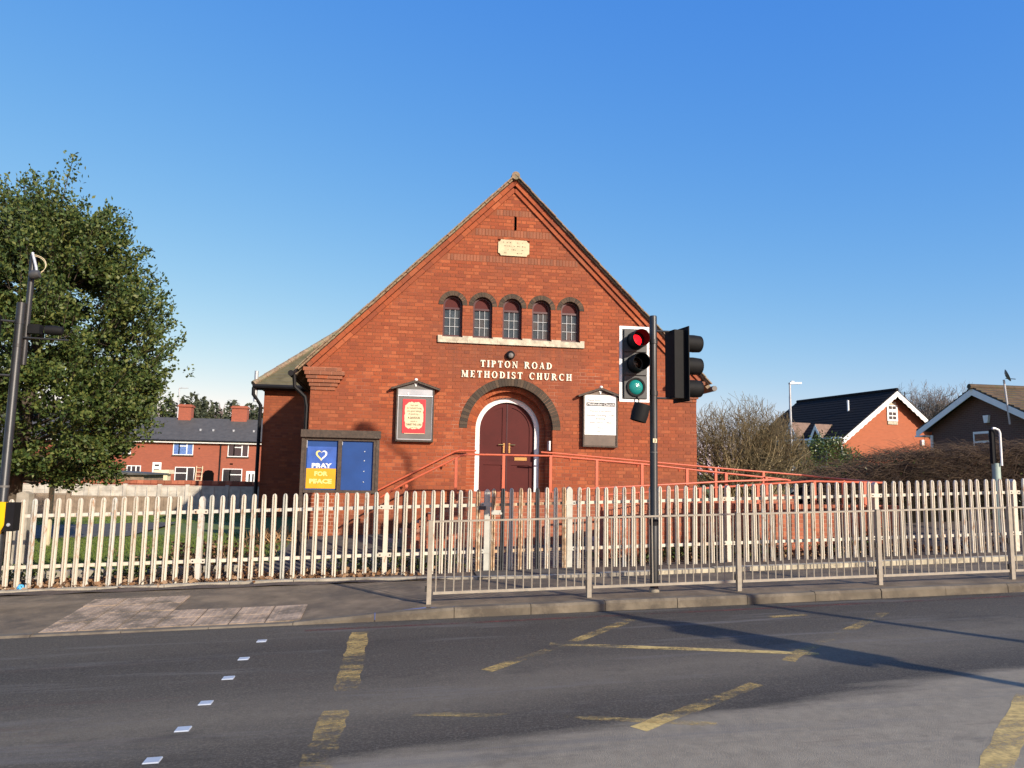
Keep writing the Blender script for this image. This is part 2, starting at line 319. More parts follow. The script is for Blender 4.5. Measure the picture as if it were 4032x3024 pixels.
def paint(name, col, thr):
    m, t, b = nodes(name); p = pos(t, (.8, .8, .8)); b.inputs['Roughness'].default_value = .75
    t.links.new(ramp(t, noise(t, p, 20, 3), [(.3, tuple(x * .6 for x in col)), (.7, col)]), b.inputs['Base Color'])
    tr = N(t, 'ShaderNodeBsdfTransparent'); ms = N(t, 'ShaderNodeMixShader')
    w = math_(t, 'ADD', math_(t, 'MULTIPLY', noise(t, pos(t, (.35,1,1)), 2.3, 6, .7), .75), math_(t, 'MULTIPLY', noise(t, p, 38, 4, .7), .25))
    f = ramp(t, w, [(thr - .07, (0,0,0)), (thr + .09, (.86,.86,.86))])
    t.links.new(f, ms.inputs[0]); t.links.new(tr.outputs[0], ms.inputs[1]); t.links.new(b.outputs[0], ms.inputs[2]); t.links.new(ms.outputs[0], t.nodes['Material Output'].inputs[0])
    return m
M['yellowline'] = paint('worn_yellow_paint', (.74,.50,.16), .525)
M['yellowstrong'] = paint('yellow_paint', (.80,.56,.19), .475)
M['yellowfaint'] = paint('faint_yellow_paint', (.66,.46,.16), .575)
M['redline'] = paint('faded_red_paint', (.20,.055,.04), .50)
M['tactile'] = mat('pink_tactile_slab', (.37,.27,.185), .95, .25, 6, bmp=.3, dirt=((.15,.115,.078), 2.6, .45))
M['soil'] = mat('soil', (.085,.06,.045), 1, .4, 7, bmp=.8, bscale=30)
M['grass'] = mat('lawn_grass', (.12,.16,.03), .95, .35, 5, bmp=.8, bscale=60, dirt=((.13,.12,.045), 2.2, .58))
M['stud'] = mat('crossing_stud', (.40,.44,.50), .35, .08, 9, bmp=.1)
# ------------------------------------------------------------------ ground levels
def sx_(x): return .034 * max(-30, min(40, x))
def zp(x): return sx_(x) + .095            # pavement
def zr(x): return sx_(x) - .015            # road
def zi(x, y):                              # inside the church grounds
    return zp(x) + max(0.0, min(.4, .1 * (y + 3.45)))
def sheet(name, mt, xs, ys, zf, parent=None):
    b = MB(); nx = len(xs)
    vs = [(x, y, zf(x, y)) for y in ys for x in xs]
    fs = [(j*nx+i, j*nx+i+1, (j+1)*nx+i+1, (j+1)*nx+i) for j in range(len(ys)-1) for i in range(nx-1)]
    return b.add(vs, fs).build(name, mt, parent)
XS = [-400,-150,-60,-30,-20,-14,-10,-8,-6,-4,-2,0,2,4,6,8,10,14,20,30,40,60,150,400]
struct(sheet('ground', M['grass'], XS, [-3.5,-2.5,-1.5,-.5,.55,5,15,40,120,700], lambda x, y: zi(x, y) - .012))
struct(sheet('road', M['road'], XS, [-15.0,-12,-9,-6.55], lambda x, y: zr(x)))
struct(sheet('far_ground', M['pave'], XS, [-400,-100,-30,-15.14], lambda x, y: zp(x) - .004))

# pavement with its dropped crossing, kerb stones and tactile slabs as parts
def drop(x): return max(0.0, min(1.0, (-2.0 - x) / 1.55))      # 0 full kerb, 1 flush
KY0, KY1 = -6.65, -6.51
def zpave(x, y):
    k = drop(x); t = max(0.0, min(1.0, (-4.9 - y) / 1.6))
    return zp(x) - .097 * k * t
pv = struct(sheet('pavement', M['pave'], sorted(set(XS + [-3.55,-3.2,-2.8,-2.4])), [KY1+.001,-6.2,-5.8,-5.4,-5.0,-4.3,-3.5], zpave))
def ktop(x): return zp(x) + .004 - .094 * drop(x)
x = -30.0; kx = []
while x < 30: kx.append(x); x += .915
for i, a in enumerate(kx):
    e = a + .907; dz = random.uniform(-.004, .004); dy = random.uniform(-.006, .006); b = MB()
    sec = lambda x: [(x, KY0+dy-.004, zr(x)-.1), (x, KY0+dy, ktop(x)+dz-.03), (x, KY0+dy+.022, ktop(x)+dz), (x, KY1-.002, ktop(x)+dz), (x, KY1-.002, zr(x)-.1)]
    b.add(sec(a) + sec(e), [(0,1,2,3,4)[::-1], (5,6,7,8,9)] + [(j, (j+1) % 5, 5+(j+1) % 5, 5+j)[::-1] for j in range(5)])
    if -9 < a < 9: b.build('kerb_stone', M['kerb'], pv)
    elif i in (0,) : pass
far = MB()
for a in (-30.0, 9.5):
    far.box(a, a + 20.5, KY0, KY1-.002, zr(a)-.2, zp(a)+.0)
tb = MB()   # the small blisters of the tactile slabs, joined
def slab(x, y):
    c = [(x+.009, y+.009), (x+.391, y+.009), (x+.391, y+.391), (x+.009, y+.391)]; dz = random.uniform(.006, .012)
    MB().hexa([(p, q, zpave(p, q)-.04) for p, q in c] + [(p, q, zpave(p, q)+dz) for p, q in c]).build('tactile_slab', M['tactile'], pv)
    for i in range(6):
        for j in range(6):
            px, py = x + .035 + i*.066, y + .035 + j*.066; z = zpave(px, py) + dz
            tb.add([(px-.012,py-.012,z),(px+.012,py-.012,z),(px+.012,py+.012,z),(px-.012,py+.012,z),(px,py,z+.007)], [(0,1,4),(1,2,4),(2,3,4),(3,0,4)])
for i in range(3):
    for j in range(4): slab(-6.2 + .4*i, -6.5 + .4*j)
for i in range(3):
    for j in range(2): slab(-4.99 + .47*i if False else -5.0 + .4*i + .0, -6.5 + .4*j)
for j in range(2): slab(-3.8, -6.5 + .4*j)
tb.build('slab_blisters', M['tactile'], pv, kind='stuff')
# the opposite kerb and edging behind the pavement
ok = struct(MB().box(-60, 60, -15.14, -15.0, -2.5, -2.4).build('far_kerb', M['kerb']))
b = MB()
for x0 in np.arange(-30, 40, 1.0): b.hexa([(x0,-15.14,zr(x0)-.2),(x0+1,-15.14,zr(x0+1)-.2),(x0+1,-15,zr(x0+1)-.2),(x0,-15,zr(x0)-.2),(x0,-15.14,zp(x0)+.002),(x0+1,-15.14,zp(x0+1)+.002),(x0+1,-15,zp(x0+1)+.002),(x0,-15,zp(x0)+.002)])
bpy.data.objects.remove(ok); struct(b.build('far_kerb', M['kerb']))
def ey(x): return -3.86 if x < -3.4 else (-3.86 - .16 * (x + 3.4) if x < .3 else -4.45)
x = -11.0
while x < 12:
    e = x + .9; dz = random.uniform(0, .012); h = .03 + .035 * max(0, min(1, (x + 1) / 4)); w = .13 if x < 0 else .15
    q = [(x+.005, ey(x)-w), (e-.005, ey(e)-w), (e-.005, ey(e)), (x+.005, ey(x))]
    MB().hexa([(p, r, zp(p)-.06) for p, r in q] + [(p, r, zp(p)+h+dz) for p, r in q]).build('edging_stone', M['edgelight'] if x > 1 else M['concrete'], pv)
    x = e
# soil bed along the fence, tarmac paths, lawn strip
struct(sheet('planting_bed', M['soil'], [x_*.5 for x_ in range(-26, 26)], [-4.3,-3.9,-3.5,-3.2,-2.95], lambda x, y: (zi(x, y) if y > -3.5 else zp(x)) + .012 + .012*math.sin(x*7+y*5)))
struct(sheet('hedge_bed', M['soil'], [6.95,8,9,10,12,14,18], [-2.94,-2,-1,.5,2.2], lambda x, y: zi(x, y) + .01))
struct(sheet('path', M['path'], [-4.4,-3.5,-2.5,-1.5,-.5,.5,1.1], [-2.95,-2.2,-1.5,-.6,0.0], lambda x, y: zi(x, y) + .004))
struct(sheet('gate_path', M['path'], [-1.1,-.5,0,.5], [-4.4,-3.5,-2.94], lambda x, y: (zi(x, y) if y > -3.5 else zp(x)) + .028))
struct(sheet('garden_path', M['pave'], [-14,-12,-10,-8,-6,-4.4], [-2.95,-2.3], lambda x, y: zi(x, y) + .005))
struct(sheet('driveway', M['path'], [-30,-20,-14,-11,-9,-7.6], [.6,2.2,4.3], lambda x, y: zi(x + (y - .6) * .35, y) + .005))

# ------------------------------------------------------------------ road markings and studs
rd = bpy.data.objects['road']
def ribbon(pts, w, name, mt, dz=.0012):
    p0 = [Vector((a, b, 0)) for a, b in pts]; vs = []; p = []
    for a, b in zip(p0, p0[1:]):
        m_ = max(2, int((b-a).length/.12)); p += [a.lerp(b, k/m_) for k in range(m_)]
    p.append(p0[-1])
    for i, q in enumerate(p):
        t = (p[min(i+1, len(p)-1)] - p[max(i-1, 0)]).normalized(); n_ = Vector((-t.y, t.x, 0)) * (w / 2)
        for s in (n_, -n_): a = q + s*random.uniform(.82, 1.08); vs.append((a.x, a.y, zr(a.x) + dz))
    MB().add(vs, [(2*i, 2*i+1, 2*i+3, 2*i+2) for i in range(len(p)-1)]).build(name, mt, rd)
ribbon([(-2.70,-7.2),(-2.71,-9.4)], .2, 'box_edge_line', M['yellowline'])
ribbon([(-2.75,-9.9),(-2.82,-11.6)], .2, 'box_edge_line', M['yellowline'])
ribbon([(-1.55,-9.05),(-.62,-8.2),(.35,-7.2)], .13, 'box_hatch_line', M['yellowline'])
ribbon([(-.82,-8.20),(.27,-8.63),(1.5,-9.13)], .12, 'box_hatch_line', M['yellowstrong'], .0024)
ribbon([(1.1,-9.3),(1.33,-9.06),(2.62,-8.05),(3.3,-7.5)], .13, 'box_hatch_line', M['yellowline'])
ribbon([(-.74,-10.72),(-.42,-10.5)], .14, 'box_hatch_line', M['yellowstrong'])
ribbon([(-.42,-10.5),(.0,-10.24),(.5,-9.9)], .13, 'box_hatch_line', M['yellowline'])
ribbon([(-2.2,-10.1),(-1.2,-10.36),(-.2,-10.74)], .09, 'box_hatch_line', M['yellowfaint'], .0024)
ribbon([(.7,-12.1),(1.03,-11.72),(1.62,-11.2),(2.3,-10.6)], .17, 'box_hatch_line', M['yellowstrong'])
ribbon([(1.9,-7.45),(2.35,-7.42)], .1, 'box_hatch_line', M['yellowline'], .0024)
ribbon([(-3.3,-6.98),(0,-6.95),(3,-6.92),(8,-6.9)], .07, 'faded_red_line', M['redline'])
for k, (x, y) in enumerate([(-3.68,-7.41),(-3.72,-8.15),(-3.72,-8.82),(-3.74,-9.52),(-3.75,-10.11),(-3.78,-10.67)]):
    s = .052; q = [(x-s,y-s),(x+s,y-s),(x+s,y+s),(x-s,y+s)]
    o = MB().hexa([(a, c, zr(a)-.01) for a, c in q] + [(x+(a-x)*.85, y+(c-y)*.85, zr(a)+.007) for a, c in q]).build('road_stud', M['stud'])
    tag(o, ['farthest','second farthest','third farthest','third nearest','second nearest','nearest'][k] + ' square white stud in the row crossing the road', 'road stud', 'studs marking the crossing')

# ------------------------------------------------------------------ church
CH = thing('church', 'red brick gabled church with arched maroon double door and five small arched windows', 'church', (0, 0, .25))
ZB = .15; APX = 8.0                       # gable line z = APX - |x|
RK = .283                                 # two raking corbel bands below it
WX = 4.13
def cut(half_at, c):      # opening interval at height z
    def f(z):
        h = half_at(z); return None if h is None else (c - h, c + h)
    return f
def door_half(z, r=1.08, j=.91, s=2.55):
    if z < s - 1e-6: return j
    d = r*r - (z-s)**2; return math.sqrt(d) if d > 0 else None
def win_half(z, r=.305, j=.205, s=5.153, z0=4.47):
    if z < z0: return None
    if z < s - 1e-6: return j
    d = r*r - (z-s)**2; return math.sqrt(d) if d > 0 else None
WXS = [-1.276, -.638, 0, .638, 1.276]
OPEN = [(cut(door_half, 0), 0)] + [(cut(win_half, c), c) for c in WXS]
OPEN.append((cut(lambda z: .345 if 6.29 < z < 6.645 else None, .003), 0))
OPEN.append((cut(lambda z: .026 if 6.86 < z < 7.185 else None, .032), 0))
OPEN.append((cut(lambda z: 1.585 if 4.334 < z < 4.475 else None, 0), 0))
def subtract(segs, z0, z1, openings):
    e = 1e-4
    for f, c in openings:
        a, t = f(z0 + e), f(z1 - e)
        if a is None and t is None: continue
        if a is None: a = (c, c) if (t[1]-t[0]) < .3 else t
        if t is None: t = (c, c) if (a[1]-a[0]) < 1.0 and z1 > z0 else a
        out = []
        for (bl, br, tl, tr) in segs:
            if br <= min(a[0], t[0]) or bl >= max(a[1], t[1]): out.append((bl, br, tl, tr)); continue
            L = (bl, min(br, a[0]), tl, min(tr, t[0])); R = (max(bl, a[1]), br, max(tl, t[1]), tr)
            for q in (L, R):
                if q[1]-q[0] > .012 or q[3]-q[2] > .012:
                    q = (q[0], max(q[1], q[0]+.001), q[2], max(q[3], q[2]+.001)); out.append(q)
        segs = out
    return segs
def courses(u0, u1, z0, z1, n, lim=None, openings=(), hdr=True, phase=0):
    """brick quads (bl, br, tl, tr, zb, zt, kind) in a Flemish bond"""
    res = []; p = (z1 - z0) / n; per = .3375
    for k in range(n):
        zb, zt = z0 + k*p + .005, z0 + (k+1)*p - .005
        off = (0 if k % 2 == 0 else -.169) + phase; u = u0 + off - per; i = 0
        while u < u1:
            w = .215 if i % 2 == 0 else .1025
            a, b_ = max(u, u0), min(u + w, u1)
            u2 = u + w + .01; i += 1
            if b_ - a > .03:
                seg = [(a, b_, a, b_)]; full = abs(b_ - a - w) < 1e-4
                if lim:
                    lb, lt = lim(zb), lim(zt)
                    if a < -lb or b_ > lb or a < -lt or b_ > lt:
                        full = False
                        q = (max(a,-lb), min(b_,lb), max(a,-lt), min(b_,lt))
                        seg = [(q[0], max(q[1],q[0]+.001), q[2], max(q[3],q[2]+.001))] if q[1]-q[0] > .012 or q[3]-q[2] > .012 else []
                s2 = subtract(seg, zb, zt, openings)
                if s2 != seg: full = False
                res += [(*q, zb, zt, ('s' if w > .15 else 'h') if full else 'c') for q in s2]
            u = u2
    return res
def brick_hexa(b, q, proud, back=.02, y=0.0, ch=.003):
    bl, br, tl, tr, zb, zt = q[:6]; j = [random.uniform(-.0015, .0015) for _ in range(4)]
    f = y - proud
    b.hexa([(bl+ch+j[0], f, zb+ch), (br-ch+j[1], f, zb+ch), (br, y+back, zb), (bl, y+back, zb), (tl+ch+j[2], f, zt-ch), (tr-ch+j[3], f, zt-ch), (tr, y+back, zt), (tl, y+back, zt)])
segs = [(ZB, 6.125, 80), (6.275, 6.71, 6), (6.87, 7.18, 4), (7.32, 7.70, 5)]
LIM = lambda z: max(0.0, min(WX, APX - RK - z))
Q = []
for z0, z1, n in segs: Q += courses(-WX, WX, z0, z1, n, LIM, OPEN, phase=.02)
# mortar face
b = MB()
z = ZB - .6
while z < 7.71:
    z2 = min(z + .025, 7.712); lb, lt = LIM(z), LIM(z2)
    op = [(cut(lambda z: door_half(z, 1.0, .93, 2.55), 0), 0)] + [(cut(lambda z: win_half(z, .27, .215), c), c) for c in WXS] + OPEN[6:]
    for (bl, br, tl, tr) in subtract([(-lb, lb, -lt, lt)], z, z2, op): b.add([(bl,0,z),(br,0,z),(tr,0,z2),(tl,0,z2)], [(0,1,2,3)])
    z = z2
FW = b.build('front_wall', M['mortar'], CH)
# nearest whole bricks become single parts, all others one joined part
full = [q for q in Q if q[6] in 'sh' and q[4] > 1.0]
full.sort(key=lambda q: (((q[0]+q[1])/2 - CAM.x)**2 + CAM.y**2 + ((q[4]+q[5])/2 - CAM.z)**2) + (40 if q[6] == 'h' else 0))
pick = set(id(q) for q in full[:300])
proto = {}
for kd, w in (('s', .215), ('h', .1025)):
    mb = MB(); h = (6.125-ZB)/80 - .01; brick_hexa(mb, (-w/2, w/2, -w/2, w/2, -h/2, h/2), .0045, .02); proto[kd] = mb.mesh('brick'); proto[kd].materials.append(M['brick'])
rest = MB()
for q in Q:
    if id(q) in pick:
        link('brick', proto[q[6]], None, FW, loc=((q[0]+q[1])/2 + random.uniform(-.002,.002), random.uniform(-.0025,.0025), (q[4]+q[5])/2))
    else: brick_hexa(rest, q, random.uniform(.002, .007))
rest.build('brickwork', M['brick'], FW, kind='stuff')
# brown soldier bands
for z0, z1 in ((6.125, 6.275), (6.71, 6.87), (7.18, 7.32)):
    b = MB(); lim = LIM(z1) - .01; u = -lim
    while u < lim:
        if not (z0 > 6.8 and abs(u) < .06) or True: brick_hexa(b, (u+.004, min(u+.066, lim), u+.004, min(u+.066, lim), z0+.004, z1-.004), random.uniform(.003,.007))
        u += .07
    b.build('soldier_band', M['brickband'], FW, kind='stuff')
# raking corbel bands: bricks laid along the slope, and the verge tiles above
s2 = math.sqrt(.5); RL = 4.28 * math.sqrt(2)
bandmesh = {}
for j, (off, proud) in enumerate(((.052, .085), (.154, .045))):
    mb = MB().obox((0,0,0), (1,0,0), (0,1,0), (0,0,1), .1075, (proud + .03)/2, .046); bandmesh[j] = mb.mesh('verge_brick'); bandmesh[j].materials.append(M['brick'])
    for sd in (-1, 1):
        n_ = int((RL - off) / .225)
        for k in range(n_):
            d = off + .09 + k*.225 + .03*j
            x, z = sd * d * s2, APX - d * s2
            x -= sd * off * s2; z -= off * s2
            link('verge_brick', bandmesh[j], None, FW, loc=(x, (.03 - proud)/2, z), rot=(0, sd*math.radians(45), 0))
        mb = MB(); a = Vector((0, 0, APX - off*math.sqrt(2))); e = Vector((sd*4.2, 0, APX - off*math.sqrt(2) - 4.2)); t_ = (e-a).normalized()
        mb.obox((a+e)/2 + Vector((0, .02 - (proud-.004)/2, 0)), t_, (0,1,0), t_.cross(Vector((0,1,0))), (e-a).length/2, (proud-.004)/2 + .02, .044 - .002*j); mb.build('verge_bed', M['mortar'], FW)
tm = MB().obox((0,0,0), (1,-0,.05), (0,1,0), (-.05,0,1), .085, .16, .011).mesh('verge_tile'); tm.materials.append(M['tile'])
tm2 = MB().obox((0,0,0), (1,0,0), (0,1,0), (0,0,1), .06, .12, .017).mesh('verge_tile'); tm2.materials.append(M['tile'])
for sd in (-1, 1):
    k = 0; d = .02
    while d < RL + .12:
        for lay, (mh, up, yf) in enumerate(((tm2, .024, .0), (tm, .056, -.02))):
            x, z = sd*d*s2 + sd*up*s2, APX - d*s2 + up*s2
            link('verge_tile', mh, None, CH, loc=(x, .0 + yf + random.uniform(-.012,.012), z + random.uniform(-.004,.004)), rot=(0, math.radians(45) if sd > 0 else math.radians(-45)+math.pi, 0))
        d += .1; k += 1
# roof slopes behind the verge, ridge tiles, main eaves
YB = 15.0
for sd in (-1, 1):
    p = [(0, APX), (sd*4.5, APX-4.5), (sd*4.5 + sd*.07, APX-4.5+.07), (0, APX+.1)]
    MB().prism([(a, .1, c) for a, c in p], (0, YB, 0)).build('roof_slope', M['tile'], CH)
for k in range(34):
    y0 = -.17 + k*.45
    MB().tube([(0, y0, APX+.05), (0, y0+.44, APX+.05)], .09 + .006*(k % 2), 14).build('ridge_tile', M['tile'], CH, True)
# side and back walls
for sd in (-1, 1):
    a, e = sorted((sd*WX, sd*(WX-.3))); box('side_wall', M['brickside'], CH, a, e, .002, YB, -.3, 3.75)
MB().prism([(-WX, YB-.3, -.3), (WX, YB-.3, -.3), (WX, YB-.3, APX-WX), (0, YB-.3, APX-.02), (-WX, YB-.3, APX-WX)], (0, .3, 0)).build('back_wall', M['brickside'], CH)
# kneelers: corbelled brick courses at the two eaves corners
for sd in (-1, 1):
    for i in range(6):
        z0 = 3.24 + i*.075; out = .03*min(i, 5); inn = .50 + .045*min(i, 4) - (.0 if i < 5 else .06)
        y0 = -.03 - .032*min(i, 4); xs0, xs1 = -WX - out, -WX + inn
        u = xs0; w = .215 if i % 2 else .1025
        while u < xs1 - .02:
            e = min(u + w, xs1); a, c = (u+.003, e-.003) if sd < 0 else (-e+.003, -u-.003)
            MB().box(a, c, y0, .25, z0+.004, z0+.072).build('kneeler_brick', M['brickband'] if random.random() < .85 else M['brick'], CH); u = e + .006; w = .215
        a, c = (xs0+.01, xs1-.01) if sd < 0 else (-xs1+.01, -xs0-.01)
        box('kneeler_bed', M['mortarlight'], CH, a, c, y0+.008, .24, z0, z0+.078)
# door surround: dark arch ring, two brick orders, jambs
DS = 2.55
def ring(c, s, r0, r1, y0, y1, n, name, mt, a0=0.0, a1=math.pi, gap=.005, parent=CH):
    for k in range(n):
        t0, t1 = a0 + (a1-a0)*k/n, a0 + (a1-a0)*(k+1)/n
        g0, g1 = gap/2/r0, gap/2/r1; dy = random.uniform(-.003, .003)
        P = lambda r, t: (c + r*math.cos(t), s + r*math.sin(t))
        q = [P(r0, t0+g0), P(r1, t0+g1), P(r1, t1-g1), P(r0, t1-g0)]
        MB().hexa([(x, y0+dy, z) for x, z in q] + [(x, y1, z) for x, z in q]).build(name, mt, parent)
def arcbed(c, s, r0, r1, y0, y1, name, mt, parent=CH, n=40):
    b = MB()
    for k in range(n):
        t0, t1 = math.pi*k/n, math.pi*(k+1)/n; P = lambda r, t: (c + r*math.cos(t), s + r*math.sin(t)); q = [P(r0,t0), P(r1,t0), P(r1,t1), P(r0,t1)]
        b.add([(x, y0, z) for x, z in q] + [(x, y1, z) for x, z in q], [(0,1,2,3), (0,4,7,3), (1,2,6,5)])
    return b.build(name, mt, parent)
ring(0, DS, .915, 1.08, -.014, .19, 46, 'arch_brick', M['brickdark'])
arcbed(0, DS, .918, 1.078, -.004, .18, 'arch_bed', M['mortarlight'])
for (r0, r1, y) in ((.81, .915, .17), (.70, .81, .33)):
    ring(0, DS, r0, r1, y, y+.18, 34, 'order_brick', M['brick'])
    arcbed(0, DS, r0+.003, r1, y+.006, y+.17, 'order_bed', M['mortarlight'])
    for sd in (-1, 1):
        a, c = sorted((sd*(r0+.004), sd*r1)); box('jamb_bed', M['mortarlight'], CH, a, c, y+.006, y+.17, .9, DS)
        for k in range(22):
            z0 = .9 + k*.075; a, c = sorted((sd*r0, sd*(r1-.004)))
            MB().box(a, c, y + random.uniform(-.002,.002), y+.17, z0+.005, z0+.07).build('jamb_brick', M['brick'], CH)
for sd in (-1, 1):
    a, c = sorted((sd*.914, sd*1.0)); box('jamb_bed', M['mortar'], CH, a, c, .004, .18, .9, DS)
    for k in range(22):
        z0 = .9 + k*.075; a, c = sorted((sd*.91, sd*.99)); box('jamb_brick', M['brick'], CH, a, c, -.003, .165, z0+.005, z0+.07)
# white door frame, leaves
ZD = 1.13
def archstrip(b, r0, r1, s, zb, y0, y1, n=28, c=0):
    pts = [(c+r1, zb)] + [(c+r1*math.cos(math.pi*k/n), s+r1*math.sin(math.pi*k/n)) for k in range(n+1)] + [(c-r1, zb)]
    pin = [(c+r0, zb)] + [(c+r0*math.cos(math.pi*k/n), s+r0*math.sin(math.pi*k/n)) for k in range(n+1)] + [(c-r0, zb)]
    for k in range(len(pts)-1):
        q = [pin[k], pts[k], pts[k+1], pin[k+1]]; b.hexa([(x, y0, z) for x, z in q] + [(x, y1, z) for x, z in q])
    return b
archstrip(MB(), .60, .70, DS, ZD, .42, .56).build('door_frame', M['white'], CH)
def leafpoly(sd, r, s, z0, x0, inset=0, z1=None, n=14):
    pts = [(sd*x0, z0), (sd*r, z0)]
    if z1 is None: pts += [(sd*r*math.cos(math.pi/2*k/n), s + r*math.sin(math.pi/2*k/n)) for k in range(n+1) if r*math.cos(math.pi/2*k/n) > x0] + [(sd*x0, s + math.sqrt(r*r - x0*x0))]
    else: pts += [(sd*r, z1), (sd*x0, z1)]
    return pts
for sd in (-1, 1):
    D = MB().prism([(x, .50, z) for x, z in leafpoly(sd, .598, DS, ZD, .004)], (0, .05, 0)).build('door', M['maroon'], CH)
    # proud stiles and rails leave two recessed panels
    pan = leafpoly(sd, .50, DS, 2.02, .10); outl = leafpoly(sd, .592, DS, 1.90, .008)
    b = MB()
    def frame(o_, i_):
        n_ = len(o_)
        for k in range(n_):
            a, c, d, e = o_[k], o_[(k+1) % n_], i_[(k+1) % n_], i_[k]
            b.add([(p[0], .482, p[1]) for p in (a, c, d, e)] + [(p[0], .501, p[1]) for p in (a, c, d, e)], [(0,1,2,3), (2,6,7,3), (0,4,5,1)])
    m_ = min(len(pan), len(outl)); pan = pan[:m_-1] + [pan[-1]]; outl = outl[:m_-1] + [outl[-1]]
    frame(outl, pan); frame(leafpoly(sd, .592, DS, ZD, .008, z1=1.898), leafpoly(sd, .50, DS, ZD+.11, .10, z1=1.80))
    b.build('door_rail', M['maroon'], D)
    hx = sd*.06
    MB().box(hx-.017, hx+.017, .470, .483, 2.06, 2.27).tube([(hx, .46, 2.235), (hx + sd*.125, .452, 2.235)], .011, 8).build('door_handle', M['brass'], D)
    MB().box(-.012 if sd < 0 else .001, -.001 if sd < 0 else .012, .472, .50, ZD, DS+.58).build('door_bead', M['maroonframe'], D)
    if sd > 0: MB().box(.175, .445, .468, .483, 1.90, 1.97).build('letter_plate', M['brass'], D)
box('threshold', M['concrete'], CH, -.72, .72, .1, .6, 1.02, ZD)
box('wall_plate', M['whitegloss'], CH, .838, .868, -.015, .169, 2.12, 2.32)
# five arched windows with leaded panes
for wi, c in enumerate(WXS):
    ring(c, 5.153, .205, .305, -.010, .13, 13, 'window_arch_brick', M['brickdark'])
    arcbed(c, 5.153, .207, .303, -.003, .125, 'window_arch_bed', M['mortarlight'], n=20)
    for sd in (-1, 1):
        a, e = sorted((c + sd*.206, c + sd*.25)); box('window_reveal', M['brick'], CH, a, e, .003, .135, 4.45, 5.153)
    w = archstrip(MB(), .165, .203, 5.153, 4.47, .095, .15, 16, c)
    w.box(c-.164, c+.164, .097, .148, 4.47, 4.522).box(c-.164, c+.164, .097, .148, 5.075, 5.118)
    WN = w.build('window', M['maroonframe'], CH)
    MB().prism([(c + .166*math.cos(math.pi*k/14), .118, 5.119 + (.034 if k not in (0, 14) else 0) + .166*math.sin(math.pi*k/14)) for k in range(15)], (0, .02, 0)).build('tympanum', M['maroon'], WN)
    pw, ph = .33/3, .553/3
    for i in range(3):
        for j in range(3):
            cx_, cz_ = c - .11 + i*pw, 4.522 + (j+.5)*ph; ax = Vector((1, random.uniform(-.05,.05), 0)); az = Vector((0, random.uniform(-.06,.03), 1))
            MB().obox((cx_, .137, cz_), ax, ax.cross(az)*-1, az, pw/2-.004, .002, ph/2-.004).build('pane', M['glass'], WN)
    g = MB()
    for i in (1, 2): g.box(c-.165+i*pw-.0055, c-.165+i*pw+.0055, .112, .134, 4.522, 5.075)
    for j in (1, 2): g.box(c-.165, c+.165, .1125, .1335, 4.522+j*ph-.0055, 4.522+j*ph+.0055)
    g.build('glazing_bars', M['lead'], WN)
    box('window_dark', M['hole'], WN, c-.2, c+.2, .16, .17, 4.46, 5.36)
# stone sill in blocks with a weathered slope below each window
xs = [-1.582, -.96, -.32, .30, .93, 1.582]
for a, e in zip(xs, xs[1:]):
    box('stone_sill', M['stone'], CH, a+.002, e-.002, -.05, .02, 4.336, 4.452)
for a, e in ((-1.582,-1.49),(-1.06,-.85),(-.42,-.215),(.22,.42),(.855,1.06),(1.49,1.582)):
    box('sill_stool', M['stone'], CH, a, e, -.048, .05, 4.4525, 4.487)
for c in WXS:
    MB().prism([(c-.205, -.045, 4.4525), (c-.205, .13, 4.4525), (c-.205, .13, 4.50)], (.41, 0, 0)).build('sill_slope', M['stone'], CH)
# plaque with concave corners, slit vent
pl = []
X0, X1, Z0, Z1 = -.339, .343, 6.292, 6.645; rr = .055
for (cx_, cz_, a0) in ((X0, Z0, 90), (X1, Z0, 180), (X1, Z1, 270), (X0, Z1, 0)):
    for k in range(5):
        a = math.radians(a0 - k*22.5); pl.append((cx_ + rr*math.cos(a), cz_ + rr*math.sin(a)))
PQ = MB().prism([(x, -.03, z) for x, z in pl], (0, .05, 0)).build('plaque', M['plaque'], CH)
b = MB()
for row, zz in ((0, 6.585), (1, 6.505), (2, 6.425), (3, 6.35)):    # worn, unreadable incised lines
    u = -.24 + .03*(row % 2)
    while u < .24:
        w = random.uniform(.012, .04)
        if random.random() < .55: b.box(u, u+w, -.0315, -.02, zz-random.uniform(.004,.012), zz+random.uniform(.004,.014))
        u += w + random.uniform(.006, .02)
b.build('worn_inscription', mat('lichen', (.20,.16,.10), .95, .3, 30, bmp=0), PQ, kind='stuff')
MB().prism([(x, -.0, z) for x, z in ((X0-.01, Z0-.01), (X1+.01, Z0-.01), (X1+.01, Z1+.01), (X0-.01, Z1+.01))], (0, .02, 0)).build('plaque_bed', M['mortar'], CH)
box('slit_vent', M['hole'], CH, .006, .058, .06, .08, 6.86, 7.185)
# lamp over the name
LP = MB().lathe([(.0, -.01), (.085, 0), (.095, .03), (.09, .075), (.06, .095)], (-.03, 0, 4.12), (0,-1,0), 18).build('bulkhead_lamp', M['black'], CH, True)
MB().lathe([(.062, .09), (.05, .12), (.0, .135)], (-.03, 0, 4.105), (0,-1,0), 14).build('lamp_lens', M['greyboard'], LP, True)
